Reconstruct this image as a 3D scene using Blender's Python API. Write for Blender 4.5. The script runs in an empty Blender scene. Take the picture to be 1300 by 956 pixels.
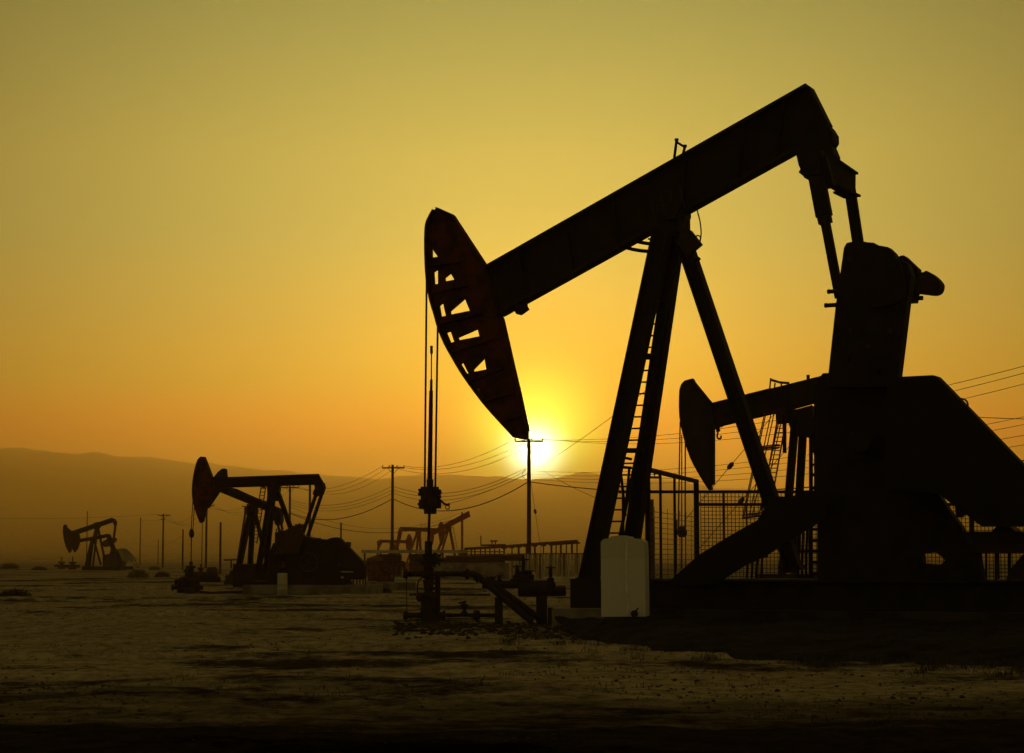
import bpy, math, random
from mathutils import Vector, Matrix, noise
from mathutils.geometry import tessellate_polygon
random.seed(11)
SC = bpy.context.scene
COL = SC.collection

# ------------------------------------------------------------------ camera
F = 2776.0                       # focal length in photo pixels (1300 wide)
CAMZ = 1.6
TH = math.atan((710 - 433) / F)  # pitch up
cam_d = bpy.data.cameras.new('camera')
cam = bpy.data.objects.new('camera', cam_d)
COL.objects.link(cam)
cam.location = (0, 0, CAMZ)
cam.rotation_euler = (math.pi / 2 + TH, 0, 0)
cam_d.sensor_width = 36
cam_d.lens = F / 1300 * 36
cam_d.shift_y = -(478 - 433) / 1300
cam_d.clip_start = 0.5
cam_d.clip_end = 40000
SC.camera = cam
EYE = Vector((0, 0, CAMZ))

def ray(px, py):
    xc = (px - 650) / F
    yc = (433 - py) / F
    return Vector((xc, math.cos(TH) - yc * math.sin(TH), math.sin(TH) + yc * math.cos(TH)))

def at(px, py, Y):
    d = ray(px, py)
    return EYE + d * (Y / d.y)

def gnd(px, py, z=0.0):
    d = ray(px, py)
    return EYE + d * ((z - CAMZ) / d.z)

class Plane:
    """A vertical plane through a ground point, yawed; n points away from the camera."""
    def __init__(s, px, Y, yaw):
        a = math.radians(yaw)
        s.o = at(px, 700, Y); s.o.z = 0
        s.u = Vector((math.cos(a), -math.sin(a), 0))
        s.n = Vector((math.sin(a), math.cos(a), 0))
        s.z = Vector((0, 0, 1))
    def pt(s, px, py, off=0.0):
        d = ray(px, py)
        o = s.o + s.n * off
        return EYE + d * ((o - EYE).dot(s.n) / d.dot(s.n))
    def loc(s, x, off, z):
        return s.o + s.u * x + s.n * off + s.z * z
    def s_of(s, px, py, off=0.0):
        return (s.pt(px, py, off) - s.o).dot(s.u)

# ------------------------------------------------------------------ mesh builder
class MB:
    def __init__(s):
        s.v = []; s.f = []
    def add(s, vs, fs):
        b = len(s.v)
        s.v += [Vector(v) for v in vs]
        s.f += [tuple(i + b for i in f) for f in fs]
        return s
    def prism(s, loops, t):
        """loops: outer first, then holes (3-D points); extruded by +-t/2"""
        t = Vector(t)
        flat = [p for l in loops for p in l]
        n = len(flat)
        tris = tessellate_polygon(loops)
        h = t / 2
        vs = [p - h for p in flat] + [p + h for p in flat]
        fs = []
        for a, b, c in tris:
            fs.append((a, b, c)); fs.append((c + n, b + n, a + n))
        k = 0
        for l in loops:
            m = len(l)
            for i in range(m):
                j = (i + 1) % m
                fs.append((k + i, k + j, k + j + n, k + i + n))
            k += m
        return s.add(vs, fs)
    def slab(s, pl, poly, off, t, holes=()):
        loops = [[pl.pt(x, y, off) for x, y in poly]] + [[pl.pt(x, y, off) for x, y in h] for h in holes]
        return s.prism(loops, pl.n * t)
    def bar(s, p, q, w, h=None, side=None):
        """rectangular bar p->q; w across 'side', h across the other direction"""
        p = Vector(p); q = Vector(q); h = w if h is None else h
        d = (q - p).normalized()
        a = Vector(side) if side is not None else Vector((0, 0, 1)).cross(d)
        if a.length < 1e-4: a = Vector((1, 0, 0))
        a = (a - d * a.dot(d)).normalized()
        b = d.cross(a)
        vs = []
        for e in (p, q):
            for i, j in ((-1, -1), (1, -1), (1, 1), (-1, 1)):
                vs.append(e + a * (i * w / 2) + b * (j * h / 2))
        return s.add(vs, [(0, 1, 2, 3), (7, 6, 5, 4), (0, 4, 5, 1), (1, 5, 6, 2), (2, 6, 7, 3), (3, 7, 4, 0)])
    def ibeam(s, p, q, w, h, side, t=0.05):
        """I section: flanges w wide along 'side', h apart"""
        p = Vector(p); q = Vector(q); d = (q - p).normalized()
        a = Vector(side); a = (a - d * a.dot(d)).normalized(); b = d.cross(a)
        s.bar(p + b * (h / 2 - t / 2), q + b * (h / 2 - t / 2), w, t, side)
        s.bar(p - b * (h / 2 - t / 2), q - b * (h / 2 - t / 2), w, t, side)
        s.bar(p, q, t * 0.8, h - 2 * t, side)
        return s
    def tube(s, pts, r, n=8, r2=None):
        pts = [Vector(p) for p in pts]
        m = len(pts); vs = []; fs = []
        prev = None
        for i, p in enumerate(pts):
            d = (pts[min(i + 1, m - 1)] - pts[max(i - 1, 0)]).normalized()
            if prev is None:
                a = d.orthogonal().normalized()
            else:
                a = (prev - d * prev.dot(d)).normalized()
            prev = a
            b = d.cross(a)
            rr = r if r2 is None else r + (r2 - r) * i / (m - 1)
            for k in range(n):
                t = 2 * math.pi * k / n
                vs.append(p + a * (rr * math.cos(t)) + b * (rr * math.sin(t)))
        for i in range(m - 1):
            for k in range(n):
                l = (k + 1) % n
                fs.append((i * n + k, i * n + l, (i + 1) * n + l, (i + 1) * n + k))
        fs.append(tuple(range(n - 1, -1, -1)))
        fs.append(tuple((m - 1) * n + k for k in range(n)))
        return s.add(vs, fs)
    def lathe(s, o, axis, prof, n=20):
        """prof: (distance along axis, radius)"""
        o = Vector(o); d = Vector(axis).normalized(); a = d.orthogonal().normalized(); b = d.cross(a)
        vs = []; fs = []; m = len(prof)
        for h, r in prof:
            for k in range(n):
                t = 2 * math.pi * k / n
                vs.append(o + d * h + a * (r * math.cos(t)) + b * (r * math.sin(t)))
        for i in range(m - 1):
            for k in range(n):
                l = (k + 1) % n
                fs.append((i * n + k, i * n + l, (i + 1) * n + l, (i + 1) * n + k))
        fs.append(tuple(range(n - 1, -1, -1)))
        fs.append(tuple((m - 1) * n + k for k in range(n)))
        return s.add(vs, fs)
    def torus(s, o, axis, R, r, n=20, m=6, arc=(0, 2 * math.pi)):
        o = Vector(o); d = Vector(axis).normalized(); a = d.orthogonal().normalized(); b = d.cross(a)
        pts = []
        for k in range(n + 1):
            t = arc[0] + (arc[1] - arc[0]) * k / n
            pts.append(o + a * (R * math.cos(t)) + b * (R * math.sin(t)))
        return s.tube(pts, r, m)
    def box(s, c, sx, sy, sz):
        x, y, z = c
        return s.bar((x, y, z - sz / 2), (x, y, z + sz / 2), sx, sy, (1, 0, 0))

def finish(me, smooth=False):
    me.validate(); me.update()
    if smooth:
        for p in me.polygons: p.use_smooth = True

def thing(name, label, cat, loc, group=None):
    o = bpy.data.objects.new(name, None); COL.objects.link(o)
    o.empty_display_size = 0.3
    o.location = loc; o['label'] = label; o['category'] = cat
    if group: o['group'] = group
    return o

def world_of(o):
    p = Vector((0, 0, 0))
    while o is not None:
        p += Vector(o.location); o = o.parent
    return p

def part(name, mb, mat, parent, label=None, smooth=False, kind=None, bevel=0):
    base = world_of(parent) if parent is not None else Vector((0, 0, 0))
    me = bpy.data.meshes.new(name)
    me.from_pydata([tuple(v - base) for v in mb.v], [], mb.f)
    finish(me, smooth)
    me.materials.append(mat)
    o = bpy.data.objects.new(name, me); COL.objects.link(o)
    o.parent = parent
    if label: o['label'] = label
    if kind: o['kind'] = kind
    if smooth:
        m = o.modifiers.new('n', 'EDGE_SPLIT'); m.split_angle = math.radians(35)
    if bevel:
        m = o.modifiers.new('b', 'BEVEL'); m.width = bevel; m.segments = 2; m.limit_method = 'ANGLE'
    return o

def single(name, mb, mat, label, cat, group=None, smooth=False, kind=None):
    """A thing of one mesh, origin at its own base."""
    c = sum(mb.v, Vector()) / len(mb.v)
    c.z = min(v.z for v in mb.v)
    me = bpy.data.meshes.new(name)
    me.from_pydata([tuple(v - c) for v in mb.v], [], mb.f)
    finish(me, smooth)
    me.materials.append(mat)
    o = bpy.data.objects.new(name, me); COL.objects.link(o); o.location = c
    if label: o['label'] = label
    if cat: o['category'] = cat
    if group: o['group'] = group
    if kind: o['kind'] = kind
    return o

# ------------------------------------------------------------------ materials
def mat(name, c1, c2=None, rough=0.6, scale=3.0, metal=0.0, bump=0.0, detail=6, spec=0.15, thr=(0.4, 0.62), bscale=None):
    m = bpy.data.materials.new(name); m.use_nodes = True
    nt = m.node_tree; b = nt.nodes['Principled BSDF']
    b.inputs['Roughness'].default_value = rough
    b.inputs['Metallic'].default_value = metal
    b.inputs['Specular IOR Level'].default_value = spec
    c2 = c2 or tuple(x * 0.7 for x in c1)
    tc = nt.nodes.new('ShaderNodeTexCoord')
    n = nt.nodes.new('ShaderNodeTexNoise'); n.inputs['Scale'].default_value = scale; n.inputs['Detail'].default_value = detail
    nt.links.new(tc.outputs['Object'], n.inputs['Vector'])
    r = nt.nodes.new('ShaderNodeValToRGB')
    r.color_ramp.elements[0].position = thr[0]; r.color_ramp.elements[0].color = (*c1, 1)
    r.color_ramp.elements[1].position = thr[1]; r.color_ramp.elements[1].color = (*c2, 1)
    nt.links.new(n.outputs['Fac'], r.inputs['Fac'])
    nt.links.new(r.outputs['Color'], b.inputs['Base Color'])
    if bump:
        n2 = nt.nodes.new('ShaderNodeTexNoise'); n2.inputs['Scale'].default_value = bscale or scale * 6; n2.inputs['Detail'].default_value = 4
        nt.links.new(tc.outputs['Object'], n2.inputs['Vector'])
        bp = nt.nodes.new('ShaderNodeBump'); bp.inputs['Strength'].default_value = bump; bp.inputs['Distance'].default_value = 0.03
        nt.links.new(n2.outputs['Fac'], bp.inputs['Height']); nt.links.new(bp.outputs['Normal'], b.inputs['Normal'])
    return m

M = {
    'steel': mat('dark_painted_steel', (0.012, 0.010, 0.009), (0.022, 0.014, 0.010), 0.65, 2.0, bump=0.15),
    'rust': mat('rusty_red_steel', (0.10, 0.024, 0.012), (0.035, 0.014, 0.010), 0.75, 2.5, bump=0.25),
    'guard': mat('sheet_guard_steel', (0.014, 0.012, 0.010), (0.010, 0.009, 0.008), 0.7, 1.0),
    'palegrd': mat('pale_sheet_guard', (0.30, 0.27, 0.17), (0.2, 0.17, 0.1), 0.6, 1.0),
    'cable': mat('greasy_wire_rope', (0.02, 0.016, 0.013), None, 0.5, 20),
    'iron': mat('cast_iron_fittings', (0.03, 0.022, 0.017), (0.05, 0.028, 0.016), 0.6, 5.0, bump=0.3),
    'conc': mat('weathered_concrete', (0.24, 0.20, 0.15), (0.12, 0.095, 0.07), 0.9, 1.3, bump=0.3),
    'darkconc': mat('dark_concrete', (0.02, 0.017, 0.013), (0.05, 0.04, 0.03), 0.9, 0.9, bump=0.3),  # darker concrete tone for the long foundation block
    'wood': mat('weathered_pole_wood', (0.07, 0.035, 0.02), (0.04, 0.022, 0.014), 0.9, 4.0, bump=0.3),
    'wire': mat('overhead_wire', (0.03, 0.022, 0.018), None, 0.6, 5),
    'ceram': mat('brown_ceramic', (0.09, 0.04, 0.02), None, 0.35, 5),
    'bare': mat('pale_pipe_paint', (0.5, 0.44, 0.3), (0.3, 0.24, 0.15), 0.6, 0.7),
    'brown': mat('brown_pipe_paint', (0.10, 0.05, 0.028), (0.06, 0.035, 0.02), 0.8, 0.8),
    'leaf': mat('dry_scrub', (0.045, 0.038, 0.018), (0.08, 0.06, 0.03), 0.9, 6),
    'clod': mat('dark_earth', (0.055, 0.042, 0.027), (0.03, 0.024, 0.016), 0.95, 2, bump=0.5),
    'oily': mat('oil_soaked_earth', (0.012, 0.010, 0.008), (0.03, 0.024, 0.017), 0.95, 1.2, spec=0.05),
    'redpaint': mat('faded_red_paint', (0.34, 0.085, 0.04), (0.2, 0.05, 0.028), 0.7, 1.0),
    'seam': mat('white_plastic_rib', (0.9, 0.88, 0.8), None, 0.4, 2),
    'mesh': mat('galvanised_mesh', (0.06, 0.05, 0.035), None, 0.6, 4),
    'roof': mat('brown_sheet', (0.10, 0.06, 0.035), (0.07, 0.045, 0.028), 0.85, 1.2),
}

def tank_material():
    m = bpy.data.materials.new('milky_polyethylene'); m.use_nodes = True
    nt = m.node_tree; b = nt.nodes['Principled BSDF']
    tc = nt.nodes.new('ShaderNodeTexCoord'); sx = nt.nodes.new('ShaderNodeSeparateXYZ')
    nt.links.new(tc.outputs['Object'], sx.inputs['Vector'])
    r = nt.nodes.new('ShaderNodeValToRGB'); e = r.color_ramp.elements
    e[0].position = 0.60; e[0].color = (0.80, 0.77, 0.66, 1)      # liquid inside up to here
    e[1].position = 0.62; e[1].color = (0.70, 0.67, 0.54, 1)
    mp = nt.nodes.new('ShaderNodeMapRange'); mp.inputs['From Max'].default_value = 1.98
    nt.links.new(sx.outputs['Z'], mp.inputs['Value']); nt.links.new(mp.outputs['Result'], r.inputs['Fac'])
    nt.links.new(r.outputs['Color'], b.inputs['Base Color'])
    b.inputs['Roughness'].default_value = 0.45
    tr = nt.nodes.new('ShaderNodeBsdfTranslucent'); tr.inputs['Color'].default_value = (0.9, 0.85, 0.68, 1)
    mx = nt.nodes.new('ShaderNodeMixShader'); mx.inputs[0].default_value = 0.35
    out = nt.nodes['Material Output']
    nt.links.new(b.outputs[0], mx.inputs[1]); nt.links.new(tr.outputs[0], mx.inputs[2]); nt.links.new(mx.outputs[0], out.inputs['Surface'])
    return m
M['poly'] = tank_material()

def ground_material():
    m = bpy.data.materials.new('desert_soil'); m.use_nodes = True
    nt = m.node_tree; N = nt.nodes; L = nt.links; b = N['Principled BSDF']
    b.inputs['Roughness'].default_value = 1.0; b.inputs['Specular IOR Level'].default_value = 0.0
    geo = N.new('ShaderNodeNewGeometry')
    def mapped(sx, sy, rot=0.0):
        mp = N.new('ShaderNodeMapping'); mp.inputs['Scale'].default_value = (sx, sy, 1); mp.inputs['Rotation'].default_value = (0, 0, rot)
        L.new(geo.outputs['Position'], mp.inputs['Vector']); return mp
    def nz(mp, scale, detail, rough=0.6):
        n = N.new('ShaderNodeTexNoise'); n.inputs['Scale'].default_value = scale; n.inputs['Detail'].default_value = detail
        n.inputs['Roughness'].default_value = rough
        L.new(mp.outputs['Vector'], n.inputs['Vector']); return n
    def ramp(src, p0, c0, p1, c1):
        r = N.new('ShaderNodeValToRGB'); e = r.color_ramp.elements
        e[0].position = p0; e[0].color = (*c0, 1); e[1].position = p1; e[1].color = (*c1, 1)
        L.new(src, r.inputs['Fac']); return r
    def mul(a, bb, f=1.0):
        x = N.new('ShaderNodeMix'); x.data_type = 'RGBA'; x.blend_type = 'MULTIPLY'; x.inputs['Factor'].default_value = f
        L.new(a, x.inputs[6]); L.new(bb, x.inputs[7]); return x.outputs[2]
    n1 = nz(mapped(0.35, 0.2), 1.0, 10, 0.7)
    base = ramp(n1.outputs['Fac'], 0.35, (0.36, 0.28, 0.15), 0.65, (0.52, 0.41, 0.22))
    n2 = nz(mapped(0.085, 0.062, 0.15), 1.0, 14, 0.76)                   # dark oily and damp streaks
    r2 = ramp(n2.outputs['Fac'], 0.435, (0.12, 0.11, 0.10), 0.49, (1, 1, 1))
    n3 = nz(mapped(3.0, 1.6), 1.0, 9, 0.8)
    r3 = ramp(n3.outputs['Fac'], 0.40, (0.3, 0.28, 0.26), 0.56, (1, 1, 1))
    c = mul(mul(base.outputs['Color'], r2.outputs['Color'], 0.95), r3.outputs['Color'], 0.8)
    # nearest soil darkened in its colour, added so the frame ends dark; ragged edge
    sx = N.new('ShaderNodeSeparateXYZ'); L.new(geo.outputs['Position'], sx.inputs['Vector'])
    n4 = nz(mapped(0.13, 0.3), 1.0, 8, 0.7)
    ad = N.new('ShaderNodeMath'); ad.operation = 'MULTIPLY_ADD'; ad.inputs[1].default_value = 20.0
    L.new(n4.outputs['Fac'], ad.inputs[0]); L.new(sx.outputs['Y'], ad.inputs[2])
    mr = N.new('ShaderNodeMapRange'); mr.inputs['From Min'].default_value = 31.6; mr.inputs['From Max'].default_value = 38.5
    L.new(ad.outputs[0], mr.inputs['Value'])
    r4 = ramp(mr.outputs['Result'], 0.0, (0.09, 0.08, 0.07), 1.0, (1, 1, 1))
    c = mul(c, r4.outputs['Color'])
    L.new(c, b.inputs['Base Color'])
    bp = N.new('ShaderNodeBump'); bp.inputs['Strength'].default_value = 0.7; bp.inputs['Distance'].default_value = 0.06
    n5 = nz(mapped(7, 7), 1.0, 7, 0.7)
    L.new(n5.outputs['Fac'], bp.inputs['Height']); L.new(bp.outputs['Normal'], b.inputs['Normal'])
    return m
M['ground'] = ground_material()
M['hill'] = mat('dry_hillside', (0.10, 0.075, 0.045), (0.07, 0.05, 0.03), 0.95, 0.002, thr=(0.3, 0.7))

# ------------------------------------------------------------------ light, sky, air
SUN = ray(679, 578).normalized()
sun_el = math.asin(SUN.z); sun_az = math.atan2(SUN.x, SUN.y)
sd = bpy.data.lights.new('sun', 'SUN'); sd.energy = 1.2; sd.angle = math.radians(1.2); sd.color = (1.0, 0.66, 0.26)
so = bpy.data.objects.new('sun', sd); COL.objects.link(so)
so.rotation_euler = (-SUN).to_track_quat('-Z', 'Y').to_euler()
so.location = (0, 0, 60)

def lin(c):
    return tuple(((x / 255) / 12.92 if x <= 10 else (((x / 255) + 0.055) / 1.055) ** 2.4) for x in c)

SKY_STOPS = [(0.0, (398.9, 244.4, 6.4)), (2.2, (411.2, 252.0, 6.6)), (3.2, (411.2, 190.3, 6.6)), (4.6, (248.4, 230.5, 74.8)), (6.3, (184.7, 216.3, 106.2)), (8.4, (147.4, 207.5, 118.2)), (10.5, (168.9, 200.4, 108.4)), (14.6, (119.4, 159.0, 92.4)), (20, (112, 104, 56)), (38, (55, 54, 34)), (90, (26, 28, 22))]
def make_world():
    w = bpy.data.worlds.new('World'); SC.world = w; w.use_nodes = True
    nt = w.node_tree; N = nt.nodes; L = nt.links
    N.clear()
    out = N.new('ShaderNodeOutputWorld'); bg = N.new('ShaderNodeBackground')
    L.new(bg.outputs[0], out.inputs['Surface'])
    tc = N.new('ShaderNodeTexCoord')
    nrm = N.new('ShaderNodeVectorMath'); nrm.operation = 'NORMALIZE'; L.new(tc.outputs['Generated'], nrm.inputs[0])
    sp = N.new('ShaderNodeSeparateXYZ'); L.new(nrm.outputs[0], sp.inputs[0])
    def m(op, a, b=None, c=None):
        n = N.new('ShaderNodeMath'); n.operation = op
        for i, v in enumerate((a, b, c)):
            if v is None: continue
            if isinstance(v, (int, float)): n.inputs[i].default_value = v
            else: L.new(v, n.inputs[i])
        return n.outputs[0]
    el = m('MULTIPLY', m('ARCSINE', sp.outputs['Z']), 180 / math.pi)
    az = m('MULTIPLY', m('ARCTAN2', sp.outputs['X'], sp.outputs['Y']), 180 / math.pi)
    # elevation ramp; position = (el+1)/91 squeezed by a power so that the low sky gets resolution
    def pos(e): return (max(e, 0.0) / 90.0) ** 0.5
    t = m('POWER', m('DIVIDE', m('MAXIMUM', el, 0.0), 90.0), 0.5)
    rmp = N.new('ShaderNodeValToRGB'); cr = rmp.color_ramp; cr.interpolation = 'LINEAR'
    st = [s for s in SKY_STOPS if s[0] >= 0]
    cr.elements[0].position = 0; cr.elements[0].color = (*lin(st[0][1]), 1)
    cr.elements[1].position = 1; cr.elements[1].color = (*lin(st[-1][1]), 1)
    for e, c in st[1:-1]:
        x = cr.elements.new(pos(e)); x.color = (*lin(c), 1)
    L.new(t, rmp.inputs['Fac'])
    daz = m('SUBTRACT', az, math.degrees(sun_az))
    q = m('DIVIDE', daz, AZW)
    fall = m('EXPONENT', m('MULTIPLY', m('MULTIPLY', q, q), -1.0))
    fall = m('MULTIPLY_ADD', fall, 1 - AZFLOOR, AZFLOOR)
    # angle to the sun
    dt = N.new('ShaderNodeVectorMath'); dt.operation = 'DOT_PRODUCT'; L.new(nrm.outputs[0], dt.inputs[0]); dt.inputs[1].default_value = SUN
    ang = m('MULTIPLY', m('ARCCOSINE', m('MINIMUM', dt.outputs['Value'], 1.0)), 180 / math.pi)
    def gauss(wd):
        k = m('DIVIDE', ang, wd)
        return m('EXPONENT', m('MULTIPLY', m('MULTIPLY', k, k), -1.0))
    def scale(col, f):
        v = N.new('ShaderNodeVectorMath'); v.operation = 'SCALE'
        if isinstance(col, tuple): v.inputs[0].default_value = col
        else: L.new(col, v.inputs[0])
        L.new(f, v.inputs['Scale']); return v.outputs[0]
    def add(a, b):
        v = N.new('ShaderNodeVectorMath'); v.operation = 'ADD'; L.new(a, v.inputs[0]); L.new(b, v.inputs[1]); return v.outputs[0]
    c = scale(rmp.outputs['Color'], fall)
    c = add(c, scale(AMBIENT, m('SUBTRACT', 1.0, m('EXPONENT', m('MULTIPLY', m('MULTIPLY', m('DIVIDE', daz, 60.0), m('DIVIDE', daz, 60.0)), -1.0)))))
    for wd, col in GLOWS:
        c = add(c, scale(col, gauss(wd)))
    ns = N.new('ShaderNodeTexSky'); ns.sky_type = 'NISHITA'; ns.sun_disc = False
    ns.sun_elevation = sun_el; ns.sun_rotation = sun_az
    v = N.new('ShaderNodeVectorMath'); v.operation = 'SCALE'; L.new(ns.outputs[0], v.inputs[0]); v.inputs['Scale'].default_value = 0.004
    c = add(c, v.outputs[0])
    # everything above is in display units; the Background strength is 0.1, so bring it up by ten
    v2 = N.new('ShaderNodeVectorMath'); v2.operation = 'SCALE'; L.new(c, v2.inputs[0]); v2.inputs['Scale'].default_value = 10.0 * SKYGAIN
    L.new(v2.outputs[0], bg.inputs['Color']); bg.inputs['Strength'].default_value = 0.1
SKYGAIN = 1.0
AZW = 17.0; AZFLOOR = 0.03
AMBIENT = (0.108, 0.094, 0.038)          # the dull olive sky away from the sunset
GLOWS = [(0.54, (55.0, 60.0, 44.0)), (1.4, (5.5, 15.0, 1.2)), (4.5, (1.6, 0.8, 0.0))]
make_world()

BETA = 1.85e-4
def make_haze():
    mb = MB()
    x0, x1, y0, y1, z0, z1 = -8400, 8400, -2500, 22000, -3, 900
    mb.add([(x0, y0, z0), (x1, y0, z0), (x1, y1, z0), (x0, y1, z0), (x0, y0, z1), (x1, y0, z1), (x1, y1, z1), (x0, y1, z1)],
           [(3, 2, 1, 0), (4, 5, 6, 7), (0, 1, 5, 4), (1, 2, 6, 5), (2, 3, 7, 6), (3, 0, 4, 7)])
    m = bpy.data.materials.new('dusty_air'); m.use_nodes = True
    nt = m.node_tree; nt.nodes.clear()
    out = nt.nodes.new('ShaderNodeOutputMaterial'); v = nt.nodes.new('ShaderNodeVolumePrincipled')
    v.inputs['Color'].default_value = (0.97, 0.69, 0.24, 1)
    v.inputs['Density'].default_value = BETA
    v.inputs['Anisotropy'].default_value = 0.78
    nt.links.new(v.outputs[0], out.inputs['Volume'])
    o = part('haze', mb, m, None, kind='stuff'); o['label'] = 'thin golden dust haze filling the air over the oil field'; o['category'] = 'haze'
make_haze()

# ------------------------------------------------------------------ ground and hills
PAD_PL = Plane(547, 55.5, 24)
def ground_h(x, y):
    f = min(1.0, max(0.0, (y - 14) / 14))
    k = 1.0 if y < 140 else max(0.0, 1 - (y - 140) / 120)
    h = 0.05 * noise.noise(Vector((x * 0.12, y * 0.10, 3.1)))
    h += 0.035 * noise.noise(Vector((x * 0.5, y * 0.45, 7.7)))
    h += 0.03 * noise.noise(Vector((x * 1.7, y * 1.4, 1.7))) + 0.018 * noise.noise(Vector((x * 4.3, y * 3.1, 2.7)))
    # wheel ruts running across the view, slightly slanted
    for yr, sl, amp in ((37, 0.02, 0.05), (39.2, 0.02, 0.05), (62, -0.05, 0.07), (65, -0.05, 0.07), (86, 0.06, 0.09), (90, 0.06, 0.09), (118, -0.03, 0.12)):
        d = (y - yr - sl * x + 1.2 * noise.noise(Vector((x * 0.07, yr, 0)))) / 0.5
        h -= amp * math.exp(-d * d) - amp * 0.9 * math.exp(-(d - 1.6) ** 2)
    return h * k

# terrain: (Y, py of its surface seen at px<300 side) -> gentle rise towards the hills
PROF = [(1500, 0.0), (3000, 11), (4500, 48), (6000, 98), (7500, 160), (9200, 250), (10400, 300), (11500, 310)]
def far_h(x, y):
    if y <= PROF[0][0]: return 0.0
    for (a, ha), (b, hb) in zip(PROF, PROF[1:]):
        if y <= b:
            t = (y - a) / (b - a); h = ha + (hb - ha) * t; break
    else:
        h = PROF[-1][1]
    px = 650 + x / y * F
    t = x / 1000.0
    # fall away to the right of the sun, rise to the left
    side = 1.0 - 0.15 * (1 / (1 + math.exp(-(px - 880) / 90)))
    return h * side + max(0, y - 1500) * 0.0025 * noise.noise(Vector((x * 0.0008, y * 0.0006, 5.0)))

def ridge_py(px):
    P = [(-200, 566), (0, 570), (35, 571), (62, 572), (98, 578), (125, 574.5), (160, 580), (200, 584), (250, 590), (330, 598), (430, 604),
         (480, 608), (530, 604), (600, 607), (655, 612), (700, 609), (745, 602), (800, 609), (850, 613), (950, 622), (1100, 632), (1300, 640), (1600, 650)]
    for (a, ya), (b, yb) in zip(P, P[1:]):
        if px <= b:
            t = max(0, (px - a) / (b - a)); t = t * t * (3 - 2 * t) * 0.5 + t * 0.5
            return ya + (yb - ya) * t
    return P[-1][1]

def build_ground():
    ys = []
    y = 9.0
    while y < 150:
        ys.append(y); y *= 1.006
    while y < 14400:
        ys.append(y); y *= 1.06
    NX = 300
    v = []; f = []
    for y in ys:
        half = max(y * 0.34, 10) + (14 if y < 60 else 0)
        for i in range(NX + 1):
            x = -half + 2 * half * i / NX
            z = ground_h(x, y) if y < 260 else far_h(x, y)
            v.append(Vector((x, y, z)))
    R = NX + 1
    for j in range(len(ys) - 1):
        for i in range(NX):
            f.append((j * R + i, j * R + i + 1, (j + 1) * R + i + 1, (j + 1) * R + i))
    # skirt to the sides and behind the camera
    n0 = len(v)
    b = len(v)
    for j, y in enumerate(ys):
        v.append(Vector((-8300, y, v[j * R].z * 1.0))); v.append(Vector((8300, y, v[j * R + NX].z)))
    for j in range(len(ys) - 1):
        f.append((b + 2 * j, j * R, (j + 1) * R, b + 2 * j + 2))
        f.append((j * R + NX, b + 2 * j + 1, b + 2 * j + 3, (j + 1) * R + NX))
    c = len(v)
    v.append(Vector((-8300, -2400, 0))); v.append(Vector((8300, -2400, 0)))
    v.append(Vector((v[0].x, -2400, 0))); v.append(Vector((v[NX].x, -2400, 0)))
    f.append((c, c + 2, 0, b)); f.append((c + 3, c + 1, b + 1, NX))
    f.append(tuple([c + 2, c + 3] + list(range(NX, -1, -1))))
    mb = MB(); mb.add(v, f)
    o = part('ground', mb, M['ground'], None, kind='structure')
    for p in o.data.polygons: p.use_smooth = True
build_ground()

def build_hills():
    v = []; f = []
    NX = 420
    rows = [(10200, -30, 0), (11500, 0.60, 1), (13000, 0.78, 1), (14600, 0.93, 1), (15800, 1.0, 1), (18200, 0.4, 1)]
    for j, (Y, k, on) in enumerate(rows):
        for i in range(NX + 1):
            px = -1050 + 3400 * i / NX
            X = (px - 650) / F * Y
            X = max(-8200, min(8200, X))
            zt = CAMZ + (710 - ridge_py(px)) / F * 15800 + 22 * noise.noise(Vector((px * 0.02, 0.3, 0))) + 12 * noise.noise(Vector((px * 0.07, 4.3, 0)))
            z = -2 if not on else zt * k * (1 + 0.05 * noise.noise(Vector((px * 0.012, j * 2.3, 9))) * (0 if k == 1.0 else 1))
            v.append(Vector((X, Y, z)))
    R = NX + 1
    for j in range(len(rows) - 1):
        for i in range(NX):
            f.append((j * R + i, j * R + i + 1, (j + 1) * R + i + 1, (j + 1) * R + i))
    mb = MB(); mb.add(v, f)
    o = part('hills', mb, M['hill'], None, kind='structure')
    for p in o.data.polygons: p.use_smooth = True
build_hills()
# ------------------------------------------------------------------ pumping units
V = Vector
UP = V((0, 0, 1))

def hrail(mb, pl, a, b, off, r=0.03):
    mb.tube([pl.pt(*a, off), pl.pt(*b, off)], r, 6)

def arc_px(pts, n=3):
    """Catmull-Rom refinement of a pixel polyline"""
    out = []
    m = len(pts)
    for i in range(m - 1):
        p0 = pts[max(i - 1, 0)]; p1 = pts[i]; p2 = pts[i + 1]; p3 = pts[min(i + 2, m - 1)]
        for k in range(n):
            t = k / n
            out.append(tuple(0.5 * ((2 * p1[j]) + (-p0[j] + p2[j]) * t + (2 * p0[j] - 5 * p1[j] + 4 * p2[j] - p3[j]) * t * t + (-p0[j] + 3 * p1[j] - 3 * p2[j] + p3[j]) * t ** 3) for j in (0, 1)))
    out.append(pts[-1])
    return out

def leg_part(root, pl, top, foot, off_t, off_f, w, h, mt, name='leg'):
    mb = MB(); p = pl.pt(*top, off_t); q = pl.pt(*foot, off_f)
    mb.ibeam(p, q, w, h, pl.n, 0.04)
    d = (q - p).normalized()
    mb.bar(q - d * 0.06, q + V((0, 0, -0.05)), w * 1.25, h * 1.25, pl.n)       # foot plate
    return part(name, mb, mt, root)

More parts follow.
